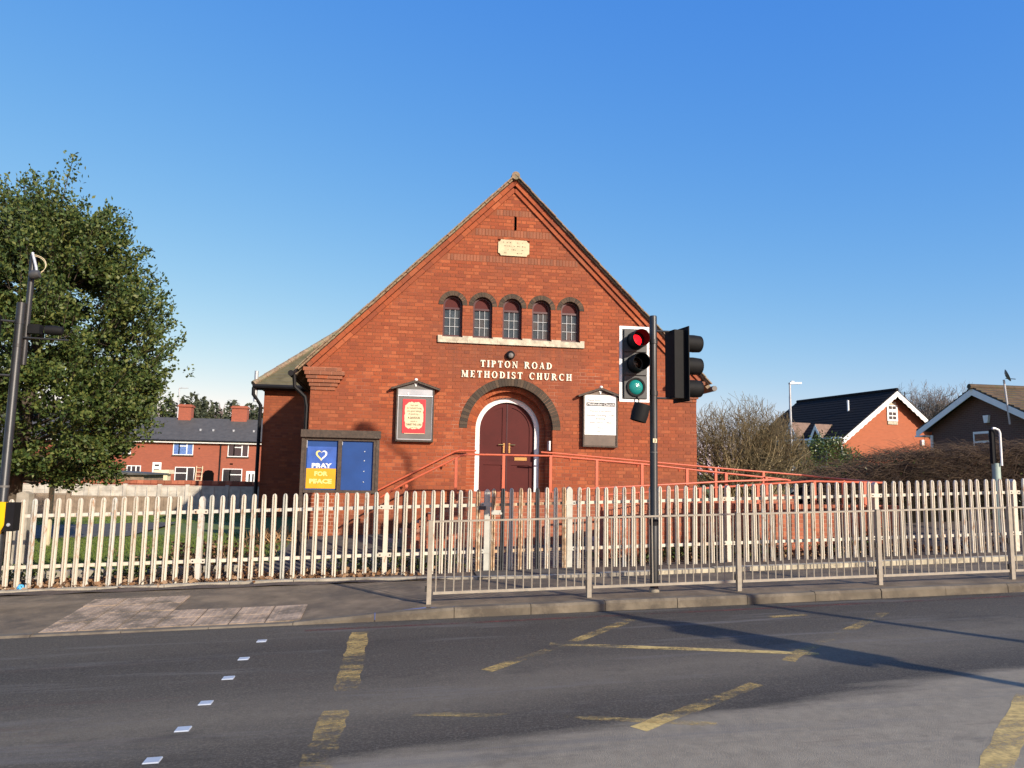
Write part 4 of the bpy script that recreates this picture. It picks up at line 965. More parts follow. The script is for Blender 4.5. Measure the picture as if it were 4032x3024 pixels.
# ------------------------------------------------------------------ traffic signals
def visor(b, c, d, r=.112, L=.19, tilt=0.0):
    ax = Vector(d).normalized(); b.lathe([(r*.97, 0), (r*1.02, L*.55), (r*.96, L), (r*.93, L), (r*.98, L*.55), (r*.93, 0)], c, ax, 22)
def signal_head(t, c, face, side, border, lit, skip_visor=None, half=.205, hz=.505):
    """c: centre of the board; face: unit outward direction; side: unit right-hand direction"""
    c, f, s = Vector(c), Vector(face), Vector(side); u = Vector((0,0,1))
    MB().obox(c, s, f, u, half, .006, hz).build('backing_board', M['signalgrey'] if border else M['signalblack'], t)
    MB().obox(c - f*.09, s, f, u, .125, .083, .46).build('housing', M['signalblack'], t)
    if border:
        for dx, dz, hx, hz_ in ((-half+.018, 0, .018, hz-.036), (half-.018, 0, .018, hz-.036), (0, hz-.018, half, .018), (0, -hz+.018, half, .018)):
            MB().obox(c + f*.008 + s*dx + u*dz, s, f, u, hx, .004, hz_).build('white_border', M['white'], t)
    for k, dz in enumerate((.31, 0, -.31)):
        p = c + u*dz + f*.012 + s*.01
        MB().obox(p + f*.008, s, f, u, .155, .016, .148).build('door_panel', M['signalgrey'] if border else M['signalblack'], t)
        nm = ('lensred' if lit else 'lensamber', 'lensamber', 'lensgreen')[k]
        MB().lathe([(.1,.0),(.085,.018),(.05,.03),(.0,.034)] if k == 2 else [(.078,.0),(.06,.012),(.035,.02),(.0,.022)], p + f*.028, f, 22).build('lens', M[nm], t, True)
        rim = MB().lathe([(.125,0),(.125,.03),(.1,.03),(.1,0)], p + f*.018, f, 24).build('lens_rim', M['signalblack'], t, True)
        if k != skip_visor:
            b = MB(); visor(b, p + f*.05, f, .118, .23); b.build('visor', M['signalblack'], t, True)
TS = thing('traffic_signal', 'black traffic signal post showing red, with a second head turned right, before the church', 'traffic signal', (1.0, -6.1, zp(1.0)))
px_, py2 = 1.0, -6.1; z0 = zp(px_)
MB().tube([(px_,py2,z0-.1),(px_,py2,1.02),(px_,py2,1.03),(px_,py2,2.95)], [.055,.055,.052,.052], 18).build('pole', M['darkmetal'], TS, True)
MB().tube([(px_,py2,2.951),(px_,py2,3.76),(px_,py2,3.775)], [.050,.050,.046], 18).build('pole_top', M['darkmetal'], TS, True)
MB().tube([(px_,py2,z0-.02),(px_,py2,z0+.05)], .065, 16).build('collar', M['concrete'], TS, True)
MB().tube([(px_,py2,.98),(px_,py2,1.06)], .059, 16).build('pole_band', M['black'], TS, True)
signal_head(TS, (.700, -6.20, 3.09), (0,-1,0), (1,0,0), True, True, 2)
for z in (2.72, 3.42):
    MB().tube([(.74,-6.12,z),(.96,-6.1,z)], .018, 8).build('bracket', M['darkmetal'], TS, True); MB().tube([(px_,py2,z-.03),(px_,py2,z+.03)], .06, 14).build('clamp', M['darkmetal'], TS, True)
# the third visor has come off and hangs below the green lamp
b = MB(); b.lathe([(.105,0),(.113,.12),(.104,.23),(.1,.23),(.108,.12),(.1,0)], (.775,-6.31,2.55), (-.26,.05,-1), 22); b.build('hanging_visor', M['signalblack'], TS, True)
MB().tube([(.72,-6.24,2.66),(.74,-6.28,2.60),(.72,-6.31,2.55)], .008, 6).build('visor_strap', M['signalblack'], TS, True)
signal_head(TS, (1.40, -6.08, 3.12), (.985,.17,0), (-.17,.985,0), False, False)
for z in (2.66, 3.57): MB().tube([(1.03,-6.1,z),(1.25,-6.1,z)], .014, 8).build('bracket', M['darkmetal'], TS, True)
box('number_plate', M['cream'], TS, .972, 1.026, -6.158, -6.154, 2.06, 2.115)
words('3', .052, .998, 2.07, -6.160, M['inkdark'], TS, 'number', bold=.001)
MB().tube([(px_,py2,1.93),(px_,py2,1.94)], .0535, 16).build('pole_band', M['greyboard'], TS, True)

def left_pole():
    x, y = -7.23, -5.3; z0 = zp(x)
    t = thing('crossing_signal', 'dark crossing post with yellow push button unit in front of the holly tree', 'traffic signal', (x, y, z0))
    MB().tube([(x,y,z0-.1),(x,y,1.34),(x,y,1.35),(x,y,3.70)], [.058,.058,.053,.053], 18).build('pole', M['darkmetal'], t, True)
    MB().tube([(x,y,1.335),(x,y,1.36)], .0595, 16).build('pole_band', M['greyboard'], t, True)
    MB().tube([(x+.055,y+.07,2.9),(x+.055,y+.07,4.36)], .036, 12).build('mast', M['darkmetal'], t, True)
    MB().tube([(x,y,3.12),(x,y,3.16)], .058, 14).tube([(x,y,3.42),(x,y,3.46)], .058, 14).build('clamp', M['darkmetal'], t, True)
    MB().tube([(x+.06,y+.03,4.38),(x+.135,y-.0,4.17),(x+.155,y-.02,4.09)], .018, 8).build('camera_arm', M['lampgrey'], t, True)
    MB().lathe([(0,-.07),(.05,-.05),(.065,0),(.05,.06),(0,.075)], (x+.12,y-.0,4.08), (1,0,.25), 14).build('camera', M['signalgrey'], t, True)
    cb = [(x+.08+.125*math.sin(a)*1.3, y+.02, 4.22+.13*math.cos(a)) for a in [math.radians(k*18-5) for k in range(9)]]
    MB().tube(cb, .004, 6).build('cable', M['cream'], t, True); MB().tube([(a-.01, c+.01, d*1.0-.012) for a, c, d in cb], .004, 6).build('cable', M['cream'], t, True)
    MB().tube([(x,y,3.25),(x+.56,y+.1,3.25)], .012, 8).build('arm', M['darkmetal'], t, True)
    MB().box(x+.10,x+.24,y+.0,y+.12,3.31,3.43).build('detector', M['signalblack'], t); MB().lathe([(.055,-.1),(.065,0),(.055,.1),(.0,.12)], (x+.38,y+.08,3.37), (1,.2,0), 12).build('detector', M['signalblack'], t, True)
    # signal head at the edge of the view, facing away down the road
    signal_head(t, (x-.36, y-.12, 3.05), (-.94,-.34,0), (.34,-.94,0), False, False)
    for zz in (2.75, 3.45): MB().tube([(x-.05,y,zz),(x-.28,y-.08,zz)], .016, 8).build('bracket', M['darkmetal'], t, True)
    # push button unit
    MB().box(x+.045, x+.20, y-.12, y+.05, .80, 1.15).build('push_button_unit', M['signalblack'], t)
    q = [(.035,1.16),(.10,1.155),(.10,.88),(.065,.80),(.03,.74),(-.055,.73),(-.06,.77),(.005,.83),(.035,.90)]
    MB().prism([(x+a, y-.135, c) for a, c in q], (0,.06,0)).build('yellow_cover', M['yellowplastic'], t)
    MB().prism([(x+.101, y-.128, .86),(x+.2, y-.128, .80+.02),(x+.2, y-.128, 1.14),(x+.101, y-.128, 1.155)], (0,.01,0)).build('unit_face', M['black'], t)
    MB().lathe([(.022,0),(.02,.012),(0,.014)], (x+.15, y-.128, .88), (0,-1,0), 12).build('button', M['lampgrey'], t, True)
left_pole()

# ------------------------------------------------------------------ street furniture on the near side of the road (out of view, casting the long shadows)
def near_signal():
    x, y = 5.05, -14.5; z0 = zp(x)
    t = thing('near_traffic_signal', 'traffic signal post on the near pavement that shades the road', 'traffic signal', (x, y, z0))
    MB().tube([(x,y,z0-.1),(x,y,z0+3.85)], .06, 14).build('pole', M['darkmetal'], t, True)
    signal_head(t, (x+.03, y-.10, z0+2.75), (-.5,-.86,0), (.86,-.5,0), False, False, None, .215, .66)
near_signal()
def near_lamp():
    x, y = 7.0, -14.5; z0 = zp(x); t = thing('near_street_lamp', 'tall street lamp on the near pavement that shades the road', 'street lamp', (x, y, z0))
    MB().tube([(x,y,z0-.2),(x,y,1.8),(x,y,1.85),(x,y,8.6),(x-.1,y+.05,9.0),(x-1.0,y+.5,9.25)], [.085,.085,.06,.05,.04,.025], 12).build('column', M['lampgrey'], t, True)
    MB().lathe([(.0,-.3),(.1,-.22),(.14,0),(.12,.25),(0,.32)], (x-1.35,y+.68,9.22), (-.9,.45,0), 14).build('lantern', M['lampgrey'], t, True)
near_lamp()

# ------------------------------------------------------------------ sign post on the right, seen edge-on
sp = thing('sign_post', 'grey post with a dark sign blade seen edge on before the hedge', 'sign', (9.52, -2.2, zi(9.5, -2.2)))
MB().tube([(9.52,-2.2,zi(9.5,-2.2)-.2),(9.52,-2.2,2.0)], .075, 14).build('post', mat('pale_green_post', (.32,.40,.34), .5, .1, 5, bmp=0), sp, True)
MB().obox((9.465,-2.2,2.33), (1,.25,0), (-.25,1,0), (0,0,1), .05, .03, .34).build('blade', M['signalblack'], sp)
MB().tube([(9.56,-2.3,1.95),(9.56,-2.3,2.60),(9.535,-2.3,2.66),(9.46,-2.3,2.69),(9.40,-2.3,2.69)], .022, 8).build('edge_trim', M['white'], sp, True)
# ------------------------------------------------------------------ vegetation builders
rng = np.random.default_rng(11)
def np_mesh(name, V, F, mt, parent=None, kind=None):
    me = bpy.data.meshes.new(name); V = np.asarray(V, np.float32); F = np.asarray(F, np.int32); k = F.shape[1]
    me.vertices.add(len(V)); me.vertices.foreach_set('co', V.ravel())
    me.loops.add(F.size); me.loops.foreach_set('vertex_index', F.ravel())
    me.polygons.add(len(F)); me.polygons.foreach_set('loop_start', np.arange(0, F.size, k, dtype=np.int32))
    me.update(calc_edges=True); me.validate()
    return link(name, me, mt, parent, kind)
def unit(a): return a / np.maximum(np.linalg.norm(a, axis=1, keepdims=True), 1e-9)
def leaves(P, D, length, width):     # bent four-point leaves at P pointing along D
    n = len(P); D = unit(D); S_ = unit(np.cross(D, unit(rng.normal(size=(n, 3))))); U_ = np.cross(S_, D)
    L = (length * rng.uniform(.7, 1.25, (n, 1))); Wd = (width * rng.uniform(.7, 1.2, (n, 1)))
    V = np.stack([P, P + D*L*.5 + S_*Wd*.5 + U_*L*.06, P + D*L + U_*L*-.06, P + D*L*.5 - S_*Wd*.5 + U_*L*.06], 1).reshape(-1, 3)
    return V, np.arange(4*n).reshape(n, 4)
def sticks(A, B, ra, rb):            # three-sided tapered prisms
    A, B = np.asarray(A, float), np.asarray(B, float); n = len(A); T = unit(B - A); ref = np.where(np.abs(T[:, 2:3]) < .9, np.array([[0, 0, 1.]]), np.array([[1., 0, 0]]))
    X = unit(np.cross(T, ref)); Y = np.cross(T, X); ra = np.asarray(ra, float).reshape(-1, 1); rb = np.asarray(rb, float).reshape(-1, 1); V = []
    for c, r in ((A, ra), (B, rb)):
        for k in range(3):
            q = 2*math.pi*k/3; V.append(c + (X*math.cos(q) + Y*math.sin(q))*r)
    V = np.stack(V, 1).reshape(-1, 3); o = (np.arange(n)*6)[:, None]
    F = np.concatenate([o + np.array([[k, (k+1) % 3, 3+(k+1) % 3, 3+k]]) for k in range(3)])
    return V, F
class Grow:
    def __init__(s): s.seg = []
    def branch(s, p, d, ln, r, depth, kids=3, spread=.55, up=.12, wob=.18, shrink=.68, taper=.55, nseg=3, rmin=.002):
        p = np.array(p, float); d = np.array(d, float); d /= np.linalg.norm(d); pts = [p]; r0 = r
        for k in range(nseg):
            d = d + rng.normal(size=3)*wob + np.array([0, 0, up]); d /= np.linalg.norm(d); q = p + d*ln/nseg
            r1 = max(r0*(taper**(1/nseg)), rmin); s.seg.append((p, q, r0, r1)); p = q; r0 = r1; pts.append(p)
        if depth <= 0: return
        for k in range(kids):
            i = rng.integers(1, nseg+1) if k else nseg
            a = rng.normal(size=3); a -= a.dot(d)*d; a /= np.linalg.norm(a)
            s.branch(pts[i], d + a*spread*rng.uniform(.6, 1.5), ln*shrink*rng.uniform(.75, 1.2), max(r0*.85, rmin), depth-1, kids, spread, up, wob, shrink, taper, nseg, rmin)
    def build(s, name, mt, parent, kind=None, keep=None):
        sg = [q for q in s.seg if keep is None or keep(q)]
        V, F = sticks([q[0] for q in sg], [q[1] for q in sg], [q[2] for q in sg], [q[3] for q in sg]); return np_mesh(name, V, F, mt, parent, kind)

# ------------------------------------------------------------------ holly tree on the left
def holly():
    cx, cy = -9.35, 1.0; zb = zi(-8.75, -1.25); K = lambda p: np.array([-2.4, -15.76, 1.62]) + (np.asarray(p, float) - np.array([-2.02, -15.76, 1.62]))*.865
    t = thing('holly_tree', 'big dark green holly tree with pointed top behind the fence', 'tree', (-8.65, -1.25, zb))
    zk = [1.2, 1.6, 2.4, 3.2, 4.1, 5.1, 6.0, 6.5, 6.85, 7.1]; rk = [.8, 1.4, 1.8, 2.05, 2.2, 1.75, 1.15, .75, .42, .12]
    R_ = lambda z: np.interp(z, zk, rk)
    MB().tube([K(q) for q in [(-9.62,1,zb-.4),(-9.6,1,1.2),(-9.5,1,2.4),(-9.4,1.05,4.2),(-9.3,1,5.8),(-9.3,1,7.0)]], [.18,.15,.12,.09,.05,.02], 10).build('trunk', M['bark'], t, True)
    G = Grow(); P = []; D = []
    nb = 225
    for k in range(nb):
        z = rng.uniform(1.35, 6.9); th = rng.uniform(0, 2*math.pi); f = rng.uniform(.25, 1.0)**.45
        r = R_(z)*f*(1 + .22*math.sin(3*th + z*1.7) + .2*math.sin(5*th - z*2.9))
        c = np.array([cx + r*math.cos(th), cy + r*math.sin(th), z])
        st = np.array([-9.45, 1.0, max(1.3, z - .55*r)])
        if k % 3 == 0:
            m_ = (st + c)/2 + rng.normal(size=3)*.12; G.seg += [(st, m_, .035, .022), (m_, c, .022, .006)]
        br = rng.uniform(.22, .46); nc = int(rng.uniform(20, 34))
        off = rng.normal(size=(nc, 3))*np.array([br, br, br*.55])*.62
        out = np.array([math.cos(th), math.sin(th), .35])
        for o_ in off:
            q = c + o_; n_ = int(rng.uniform(14, 24))
            sp = rng.normal(size=(n_, 3))*.055
            P.append(q + sp); D.append(rng.normal(size=(n_, 3)) + out*.75)
            if rng.random() < .25: G.seg.append((c, q, .006, .003))
    # shoots standing out of the outline
    for k in range(270):
        z = rng.uniform(2.0, 6.7); th = rng.uniform(-2.6, 1.4); r = R_(z)*rng.uniform(.9, 1.02)
        a = np.array([cx + r*math.cos(th), cy + r*math.sin(th), z]); d = np.array([math.cos(th)*.65, math.sin(th)*.65, rng.uniform(.5, 1.3)]); d /= np.linalg.norm(d)
        ln = rng.uniform(.35, .95); e = a + d*ln; G.seg.append((a, e, .008, .003))
        for f in np.linspace(.3, 1, 6):
            n_ = 14 if f > .6 else 8; P.append(a + d*ln*f + rng.normal(size=(n_, 3))*(.06 if f > .6 else .04)); D.append(rng.normal(size=(n_, 3)) + d*1.0)
    # the leading shoot at the top and its companions
    for (x0, z0, x1, z1) in ((-9.25,6.6,-9.02,8.16), (-9.75,6.6,-9.95,7.62), (-9.6,6.7,-9.72,7.72), (-9.4,6.7,-9.42,7.72), (-10.1,6.3,-10.25,7.3)):
        a, e = np.array([x0, 1, z0]), np.array([x1, 1, z1]); G.seg.append((a, e, .014, .004)); d = (e-a)/np.linalg.norm(e-a)
        for f in np.concatenate([np.linspace(.0, .3, 3), np.linspace(.45, 1, 9)]):
            n_ = 16; w = .14 if f > .4 and f < .85 else .07; P.append(a + (e-a)*f + rng.normal(size=(n_, 3))*w); D.append(rng.normal(size=(n_, 3)) + d*.8)
    # long outlying boughs
    for (x1, z1) in ((-6.72, 4.12), (-7.0, 5.1), (-6.95, 4.5), (-7.0, 2.75), (-6.9, 2.3), (-7.35, 6.05), (-7.7, 6.6), (-7.2, 5.6)):
        a, e = np.array([-8.2, .8, z1-.45]), np.array([x1, .6, z1]); G.seg.append((a, e, .016, .004)); d = (e-a)/np.linalg.norm(e-a)
        for f in np.linspace(.3, 1, 16):
            n_ = 14; P.append(a + (e-a)*f + rng.normal(size=(n_, 3))*.10); D.append(rng.normal(size=(n_, 3)) + d*.6 + np.array([0,0,.4]))
    P, D = np.concatenate(P), np.concatenate(D)
    P = K(P); G.seg = [(K(a), K(c), r0, r1) for a, c, r0, r1 in G.seg]
    V, F = leaves(P, D, .076, .047); np_mesh('crown', V, F, M['holly'], t); G.build('limbs', M['bark'], t)
holly()
# ------------------------------------------------------------------ willow scrub to the right of the church
def willow(name, label, cx, cy, rx, top, n, mt, mt2, seedr):
    zb = zi(cx, cy); t = thing(name, label, 'shrub', (cx, cy, zb)); A, B = Grow(), Grow()
    for k in range(n):
        a = rng.uniform(0, 2*math.pi); rr = rng.uniform(0, .55); p = np.array([cx + rx*rr*math.cos(a), cy + .9*rr*math.sin(a), zb - .05])
        d = np.array([math.cos(a)*.55 + rng.normal()*.2, math.sin(a)*.4, rng.uniform(.7, 1.3)])
        g = Grow(); g.branch(p, d, (top - zb)*.42, .034, 4, 3, .6, .05, .17, .66, .6, 3, .0045)
        for q in g.seg:
            tip = q[1]; e = ((tip[0]-cx)/rx)**2 + ((tip[2]-zb)/(top-zb))**2 + ((tip[1]-cy)/1.8)**2
            if e < 1.12: (A if q[2] > .011 else B).seg.append(q)
    A.build('stems', mt2, t); B.build('twigs', mt, t)
willow('willow_scrub', 'leafless rounded willow scrub beside the right corner of the church', 7.75, 5.3, 2.1, 4.05, 110, M['twig'], M['twigpale'], 1)
# ------------------------------------------------------------------ straggly brown hedge
def hedge():
    t = thing('hedge', 'straggly dark brown leafless hedge behind the palisade fence', 'hedge', (10.3, .6, zi(10, .5)))
    tx = [6.8, 7.1, 7.5, 8.3, 9.1, 10, 11.1, 12.6, 14, 16]; tz = [1.3, 1.5, 1.75, 2.05, 2.22, 2.32, 2.40, 2.32, 2.32, 2.3]
    top = lambda x: np.interp(x, tx, tz)
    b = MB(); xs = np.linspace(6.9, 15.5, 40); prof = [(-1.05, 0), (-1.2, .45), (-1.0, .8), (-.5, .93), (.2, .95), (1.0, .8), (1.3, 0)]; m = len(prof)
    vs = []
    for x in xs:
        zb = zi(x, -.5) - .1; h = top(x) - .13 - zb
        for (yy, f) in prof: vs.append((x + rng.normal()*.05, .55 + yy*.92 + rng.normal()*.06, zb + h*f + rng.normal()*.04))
    b.add(vs, [(i*m+j, (i+1)*m+j, (i+1)*m+j+1, i*m+j+1) for i in range(len(xs)-1) for j in range(m-1)]).build('core', M['hedgecore'], t)  # solid dark filling, painted shade behind the twigs
    for mt, n, ln in ((M['twigdark'], 6500, .75), (M['twighi'], 2600, .95)):
        A, B, ra, rb = [], [], [], []
        for k in range(n):
            x = rng.uniform(6.9, 15.5); f = rng.uniform(.2, 1)**.45; tp = top(x); zb = zi(x, -.5)
            side = rng.random(); y = .55 + (-1.12 if side < .62 else rng.uniform(-1, 1)) + rng.normal()*.06
            z = zb + (tp - zb)*(f if side < .62 else .97) + .1*math.sin(x*5.1)*math.sin(x*2.3+1) ; p = np.array([x, y, z - .05])
            s = 1 if rng.random() < .55 else -1
            d = np.array([s*rng.uniform(.4, 1), -rng.uniform(.05, .5), rng.uniform(-.15, .55)]); d /= np.linalg.norm(d); L = ln*rng.uniform(.4, 1.1); r = rng.uniform(.0035, .0075)
            for g in range(4):
                q = p + d*L/4; A.append(p); B.append(q); ra.append(r); rb.append(r*.8); r *= .8; p = q; d = d + np.array([0, -.02, -.2]) + rng.normal(size=3)*.1; d /= np.linalg.norm(d)
        V, F = sticks(A, B, ra, rb); np_mesh('twigs', V, F, mt, t)
    P = np.stack([rng.uniform(7, 15, 500), rng.uniform(-.75, -.55, 500), rng.uniform(.9, 2.1, 500)], 1); V, F = leaves(P, rng.normal(size=(500, 3)), .06, .035); np_mesh('leaves', V, F, M['laurel'], t)
hedge()
def leafy(name, label, cx, cy, rx, z0, z1, n, mt, ll, lw, cat='shrub'):
    t = thing(name, label, cat, (cx, cy, z0)); P, D = [], []; G = Grow()
    for k in range(n):
        a = rng.uniform(0, 2*math.pi); f = rng.uniform(.1, 1)**.4; h = rng.uniform(0, 1); w = math.sin(math.pi*(.18 + .72*h))
        c = np.array([cx + rx*f*w*math.cos(a), cy + rx*f*w*math.sin(a), z0 + (z1-z0)*h]); m_ = 14
        P.append(c + rng.normal(size=(m_, 3))*rx*.12); D.append(rng.normal(size=(m_, 3)) + np.array([math.cos(a)*.5, math.sin(a)*.5, .5]))
        if k % 4 == 0: G.seg.append((np.array([cx, cy, z0]), c, .012, .004))
    V, F = leaves(np.concatenate(P), np.concatenate(D), ll, lw); np_mesh('foliage', V, F, mt, t); G.build('stems', M['bark'], t); return t
leafy('laurel_bush', 'glossy green laurel bush at the left end of the brown hedge', 13.6, 10.5, 1.15, .75, 3.15, 330, M['laurel'], .12, .055)
leafy('laurel_bush', 'small green laurel bush against the orange gable house', 15.6, 12.0, .8, .9, 2.75, 120, M['laurel'], .11, .05)
leafy('garden_bush', 'low brown bush seen under the holly tree branches', -13.2, 12.5, 1.2, .2, 1.75, 160, M['deadleaf'], .08, .05)
leafy('garden_bush', 'low green bush seen under the holly tree, left of the brown one', -15.2, 12.5, 1.3, .2, 2.0, 200, M['laurel'], .09, .05)
# bare plants and ground cover between fence and ramp, weeds and leaf litter
def low_plants():
    A, B, ra, rb = [], [], [], []
    for k in range(420):
        x = rng.uniform(1.3, 8.5); y = rng.uniform(-3.35, -3.05); p = np.array([x, y, zi(x, y)]); d = np.array([rng.normal()*.25, rng.normal()*.1, 1]); L = rng.uniform(.2, .62)*(1 if math.sin(x*2.3) > -.4 else .5); r = .006
        for g in range(3): q = p + d/np.linalg.norm(d)*L/3; A.append(p); B.append(q); ra.append(r); rb.append(r*.7); r *= .7; p = q; d = d + rng.normal(size=3)*.25
    V, F = sticks(A, B, ra, rb); o = np_mesh('bare_plants', V, F, M['stemred'], kind='stuff'); tag(o, 'row of bare red brown stems along the foot of the ramp wall', 'plants')
    P = np.stack([rng.uniform(1.3, 8.5, 2600), rng.uniform(-3.4, -3.0, 2600), np.zeros(2600)], 1); P[:, 2] = [zi(a, c) + rng.uniform(0, .5)*max(.1, math.sin(a*2.3)*.5+.5) for a, c in P[:, :2]]
    V, F = leaves(P, rng.normal(size=(2600, 3)), .06, .04); o = np_mesh('withered_plants', V, F, M['deadleaf'], kind='stuff'); tag(o, 'withered brown leaves on the plants below the ramp wall', 'plants')
    P = np.concatenate([np.stack([rng.normal(c, .28, 260), rng.uniform(-3.35, -2.95, 260), np.zeros(260)], 1) for c in (-2.9, -2.1, -1.5, -6.3, -8.0, 2.2, 3.0, 3.9, 5.6)])
    P[:, 2] = [zi(a, c) + rng.uniform(0, .22) for a, c in P[:, :2]]; V, F = leaves(P, rng.normal(size=(len(P), 3)) + np.array([0, 0, .8]), .09, .03); o = np_mesh('weeds', V, F, M['weed'], kind='stuff'); tag(o, 'green weeds growing in the bed behind the fence', 'weeds')
    n = 2400; P = np.stack([rng.uniform(-8.5, -1.2, n), -3.55 + rng.normal(0, .16, n), np.zeros(n)], 1); dens = np.clip(.5 + .5*np.sin(P[:, 0]*1.7 + 1) + (np.abs(P[:, 0] + 4.2) < 1.6), 0, 1); P = P[rng.random(n) < dens]
    P[:, 2] = [(zi(a, c) if c > -3.5 else zp(a)) + .02 + abs(rng.normal(0, .03)) for a, c in P[:, :2]]; V, F = leaves(P, rng.normal(size=(len(P), 3))*np.array([1, 1, .35]), .085, .06); o = np_mesh('leaf_litter', V, F, M['deadleaf'], kind='stuff'); tag(o, 'dead brown leaves drifted along the foot of the fence', 'leaf litter')
    n = 220; P = np.stack([rng.normal(-5.2, .45, n), rng.normal(-2.75, .18, n), np.zeros(n)], 1); P[:, 2] = [zi(a, c) + rng.uniform(.02, .42) for a, c in P[:, :2]]
    V, F = leaves(np.repeat(P, 5, 0) + rng.normal(size=(n*5, 3))*.04, rng.normal(size=(n*5, 3)), .07, .05); o = np_mesh('withered_shrub', V, F, M['deadleaf']); tag(o, 'withered brown leaf clump behind the fence, left of the notice board', 'shrub')
    n = 130; P = np.stack([rng.normal(-4.55, .28, n), rng.normal(-.55, .15, n), np.zeros(n)], 1); P[:, 2] = [zi(a, c) for a, c in P[:, :2]]
    V, F = leaves(P, rng.normal(size=(n, 3))*.5 + np.array([0, 0, 1]), .32, .025); o = np_mesh('ornamental_grass', V, F, mat('straw_grass', (.42,.24,.11), .9, .3, 6, bmp=0)); tag(o, 'straw coloured grass tuft at the left corner of the church', 'plant')
    n = 26000; P = np.stack([rng.uniform(-13.5, -4.3, n), rng.uniform(-2.3, .58, n), np.zeros(n)], 1); P[:, 2] = [zi(a, c) - .012 for a, c in P[:, :2]]
    P2 = np.stack([rng.uniform(-15, -6.2, 14000), rng.uniform(4.4, 9, 14000), np.zeros(14000)], 1); P2[:, 2] = [zi(a, c) - .012 for a, c in P2[:, :2]]
    P = np.concatenate([P, P2]); V, F = leaves(P, rng.normal(size=(len(P), 3))*.45 + np.array([0, 0, 1]), .055, .009); o = np_mesh('grass', V, F, M['grassblade'], kind='stuff'); tag(o, 'short green lawn grass beside the church', 'grass')
low_plants()
for k in range(12):
    x = -8.9 + k*.37; o_ = MB().obox((x, -2.97, zi(x, -2.97)+.05), (1, random.uniform(-.1,.1), 0), (random.uniform(-.1,.1),1,0), (0,0,1), .15, .07, .075).build('edging_block', M['concrete'], bpy.data.objects['garden_path'])
b = MB().lathe([(.0,.075),(.035,.065),(.05,.03),(.045,0)], (-7.62, -3.72, zp(-7.6)+.01), (.3,-.2,1), 9); tag(b.build('plastic_bag', M['blueplastic'], None, True), 'crumpled bright blue plastic bag at the foot of the fence', 'bag')
for (x, y, h, w, lab) in ((-8.15, -2.6, 1.3, .09, 'weathered concrete post behind the left end of the fence'), (-8.75, -.2, 1.25, .035, 'slim pale post beside the holly trunk')):
    z = zi(x, y); tag(MB().prism([(x-w, y-w, z-.2), (x+w, y-w, z-.2), (x+w, y-w, z+h-.04), (x, y-w, z+h), (x-w, y-w, z+h-.03)], (0, 2*w, 0)).build('garden_post', M['concrete'] if w > .06 else M['wood_cream'], None), lab, 'post')

# ------------------------------------------------------------------ garden boundary behind the lawn
def back_fence():
    t = thing('panel_fence', 'weathered pale timber panel fence with concrete posts across the back lawn', 'fence', (-10, 10, .3)); y = 10.0
    posts = [-15.4, -14.2, -13.05, -11.9, -10.77, -9.74, -8.9, -7.68, -6.5, -5.3, -4.1]
    for x in posts: box('fence_post', M['wood_pale'], t, x-.055, x+.055, y-.05, y+.05, -.3, 1.08)
    for a, e in zip(posts, posts[1:]):
        n = 6
        for k in range(n):
            z0 = .03 + k*.165; box('board', M['wood_pale'], t, a+.056, e-.056, y-.012-.006*(k % 2), y+.012, z0, z0+.172)
        for f in (.33, .66): x = a + (e-a)*f; box('batten', M['wood_pale'], t, x-.02, x+.02, y-.045, y-.0185, .03, 1.0)
        box('capping', M['wood_pale'], t, a+.056, e-.056, y-.03, y+.03, 1.021, 1.045)
    w = thing('garden_wall', 'low red brick wall with brick coping behind the panel fence', 'wall', (-10, 10.6, .3))
    box('wall', M['brickfar'], w, -17, -4.2, 10.5, 10.72, -.4, 1.08)
    u = -15.2
    while u < -4.3:
        MB().box(u, u+.2, 10.47, 10.75, 1.0805, 1.2 + random.uniform(-.01,.01)).build('coping_brick', M['brickramp'] if random.random() < .6 else M['brickband'], w); u += .21
    g = thing('low_fence', 'low brown close-board fence at the far edge of the lawn', 'fence', (-11.5, 8.6, .3))
    for k in range(44):
        x = -14.2 + k*.125; box('board', M['wood_brown'], g, x, x+.12, 8.6, 8.622, .1, (.76 if x < -11.9 else .71))
    box('rail', M['wood_brown'], g, -14.2, -11.95, 8.58, 8.65, .765, .80); box('rail', M['wood_brown'], g, -11.8, -8.7, 8.58, 8.65, .715, .745)
    box('post', M['wood_brown'], g, -11.93, -11.82, 8.57, 8.67, 0, .86)
back_fence()
sh = thing('garden_shed', 'low shed with dark felt roof beyond the garden wall', 'shed', (-13, 22, 0))
box('wall', M['wood_brown'], sh, -17.5, -13.6, 21, 24, -.5, 1.25); MB().prism([(-17.7,20.8,1.251),(-13.4,20.8,1.251),(-13.4,20.8,1.32),(-15.5,20.8,1.42),(-17.7,20.8,1.32)], (0,3.4,0)).build('roof', M['slate'], sh)

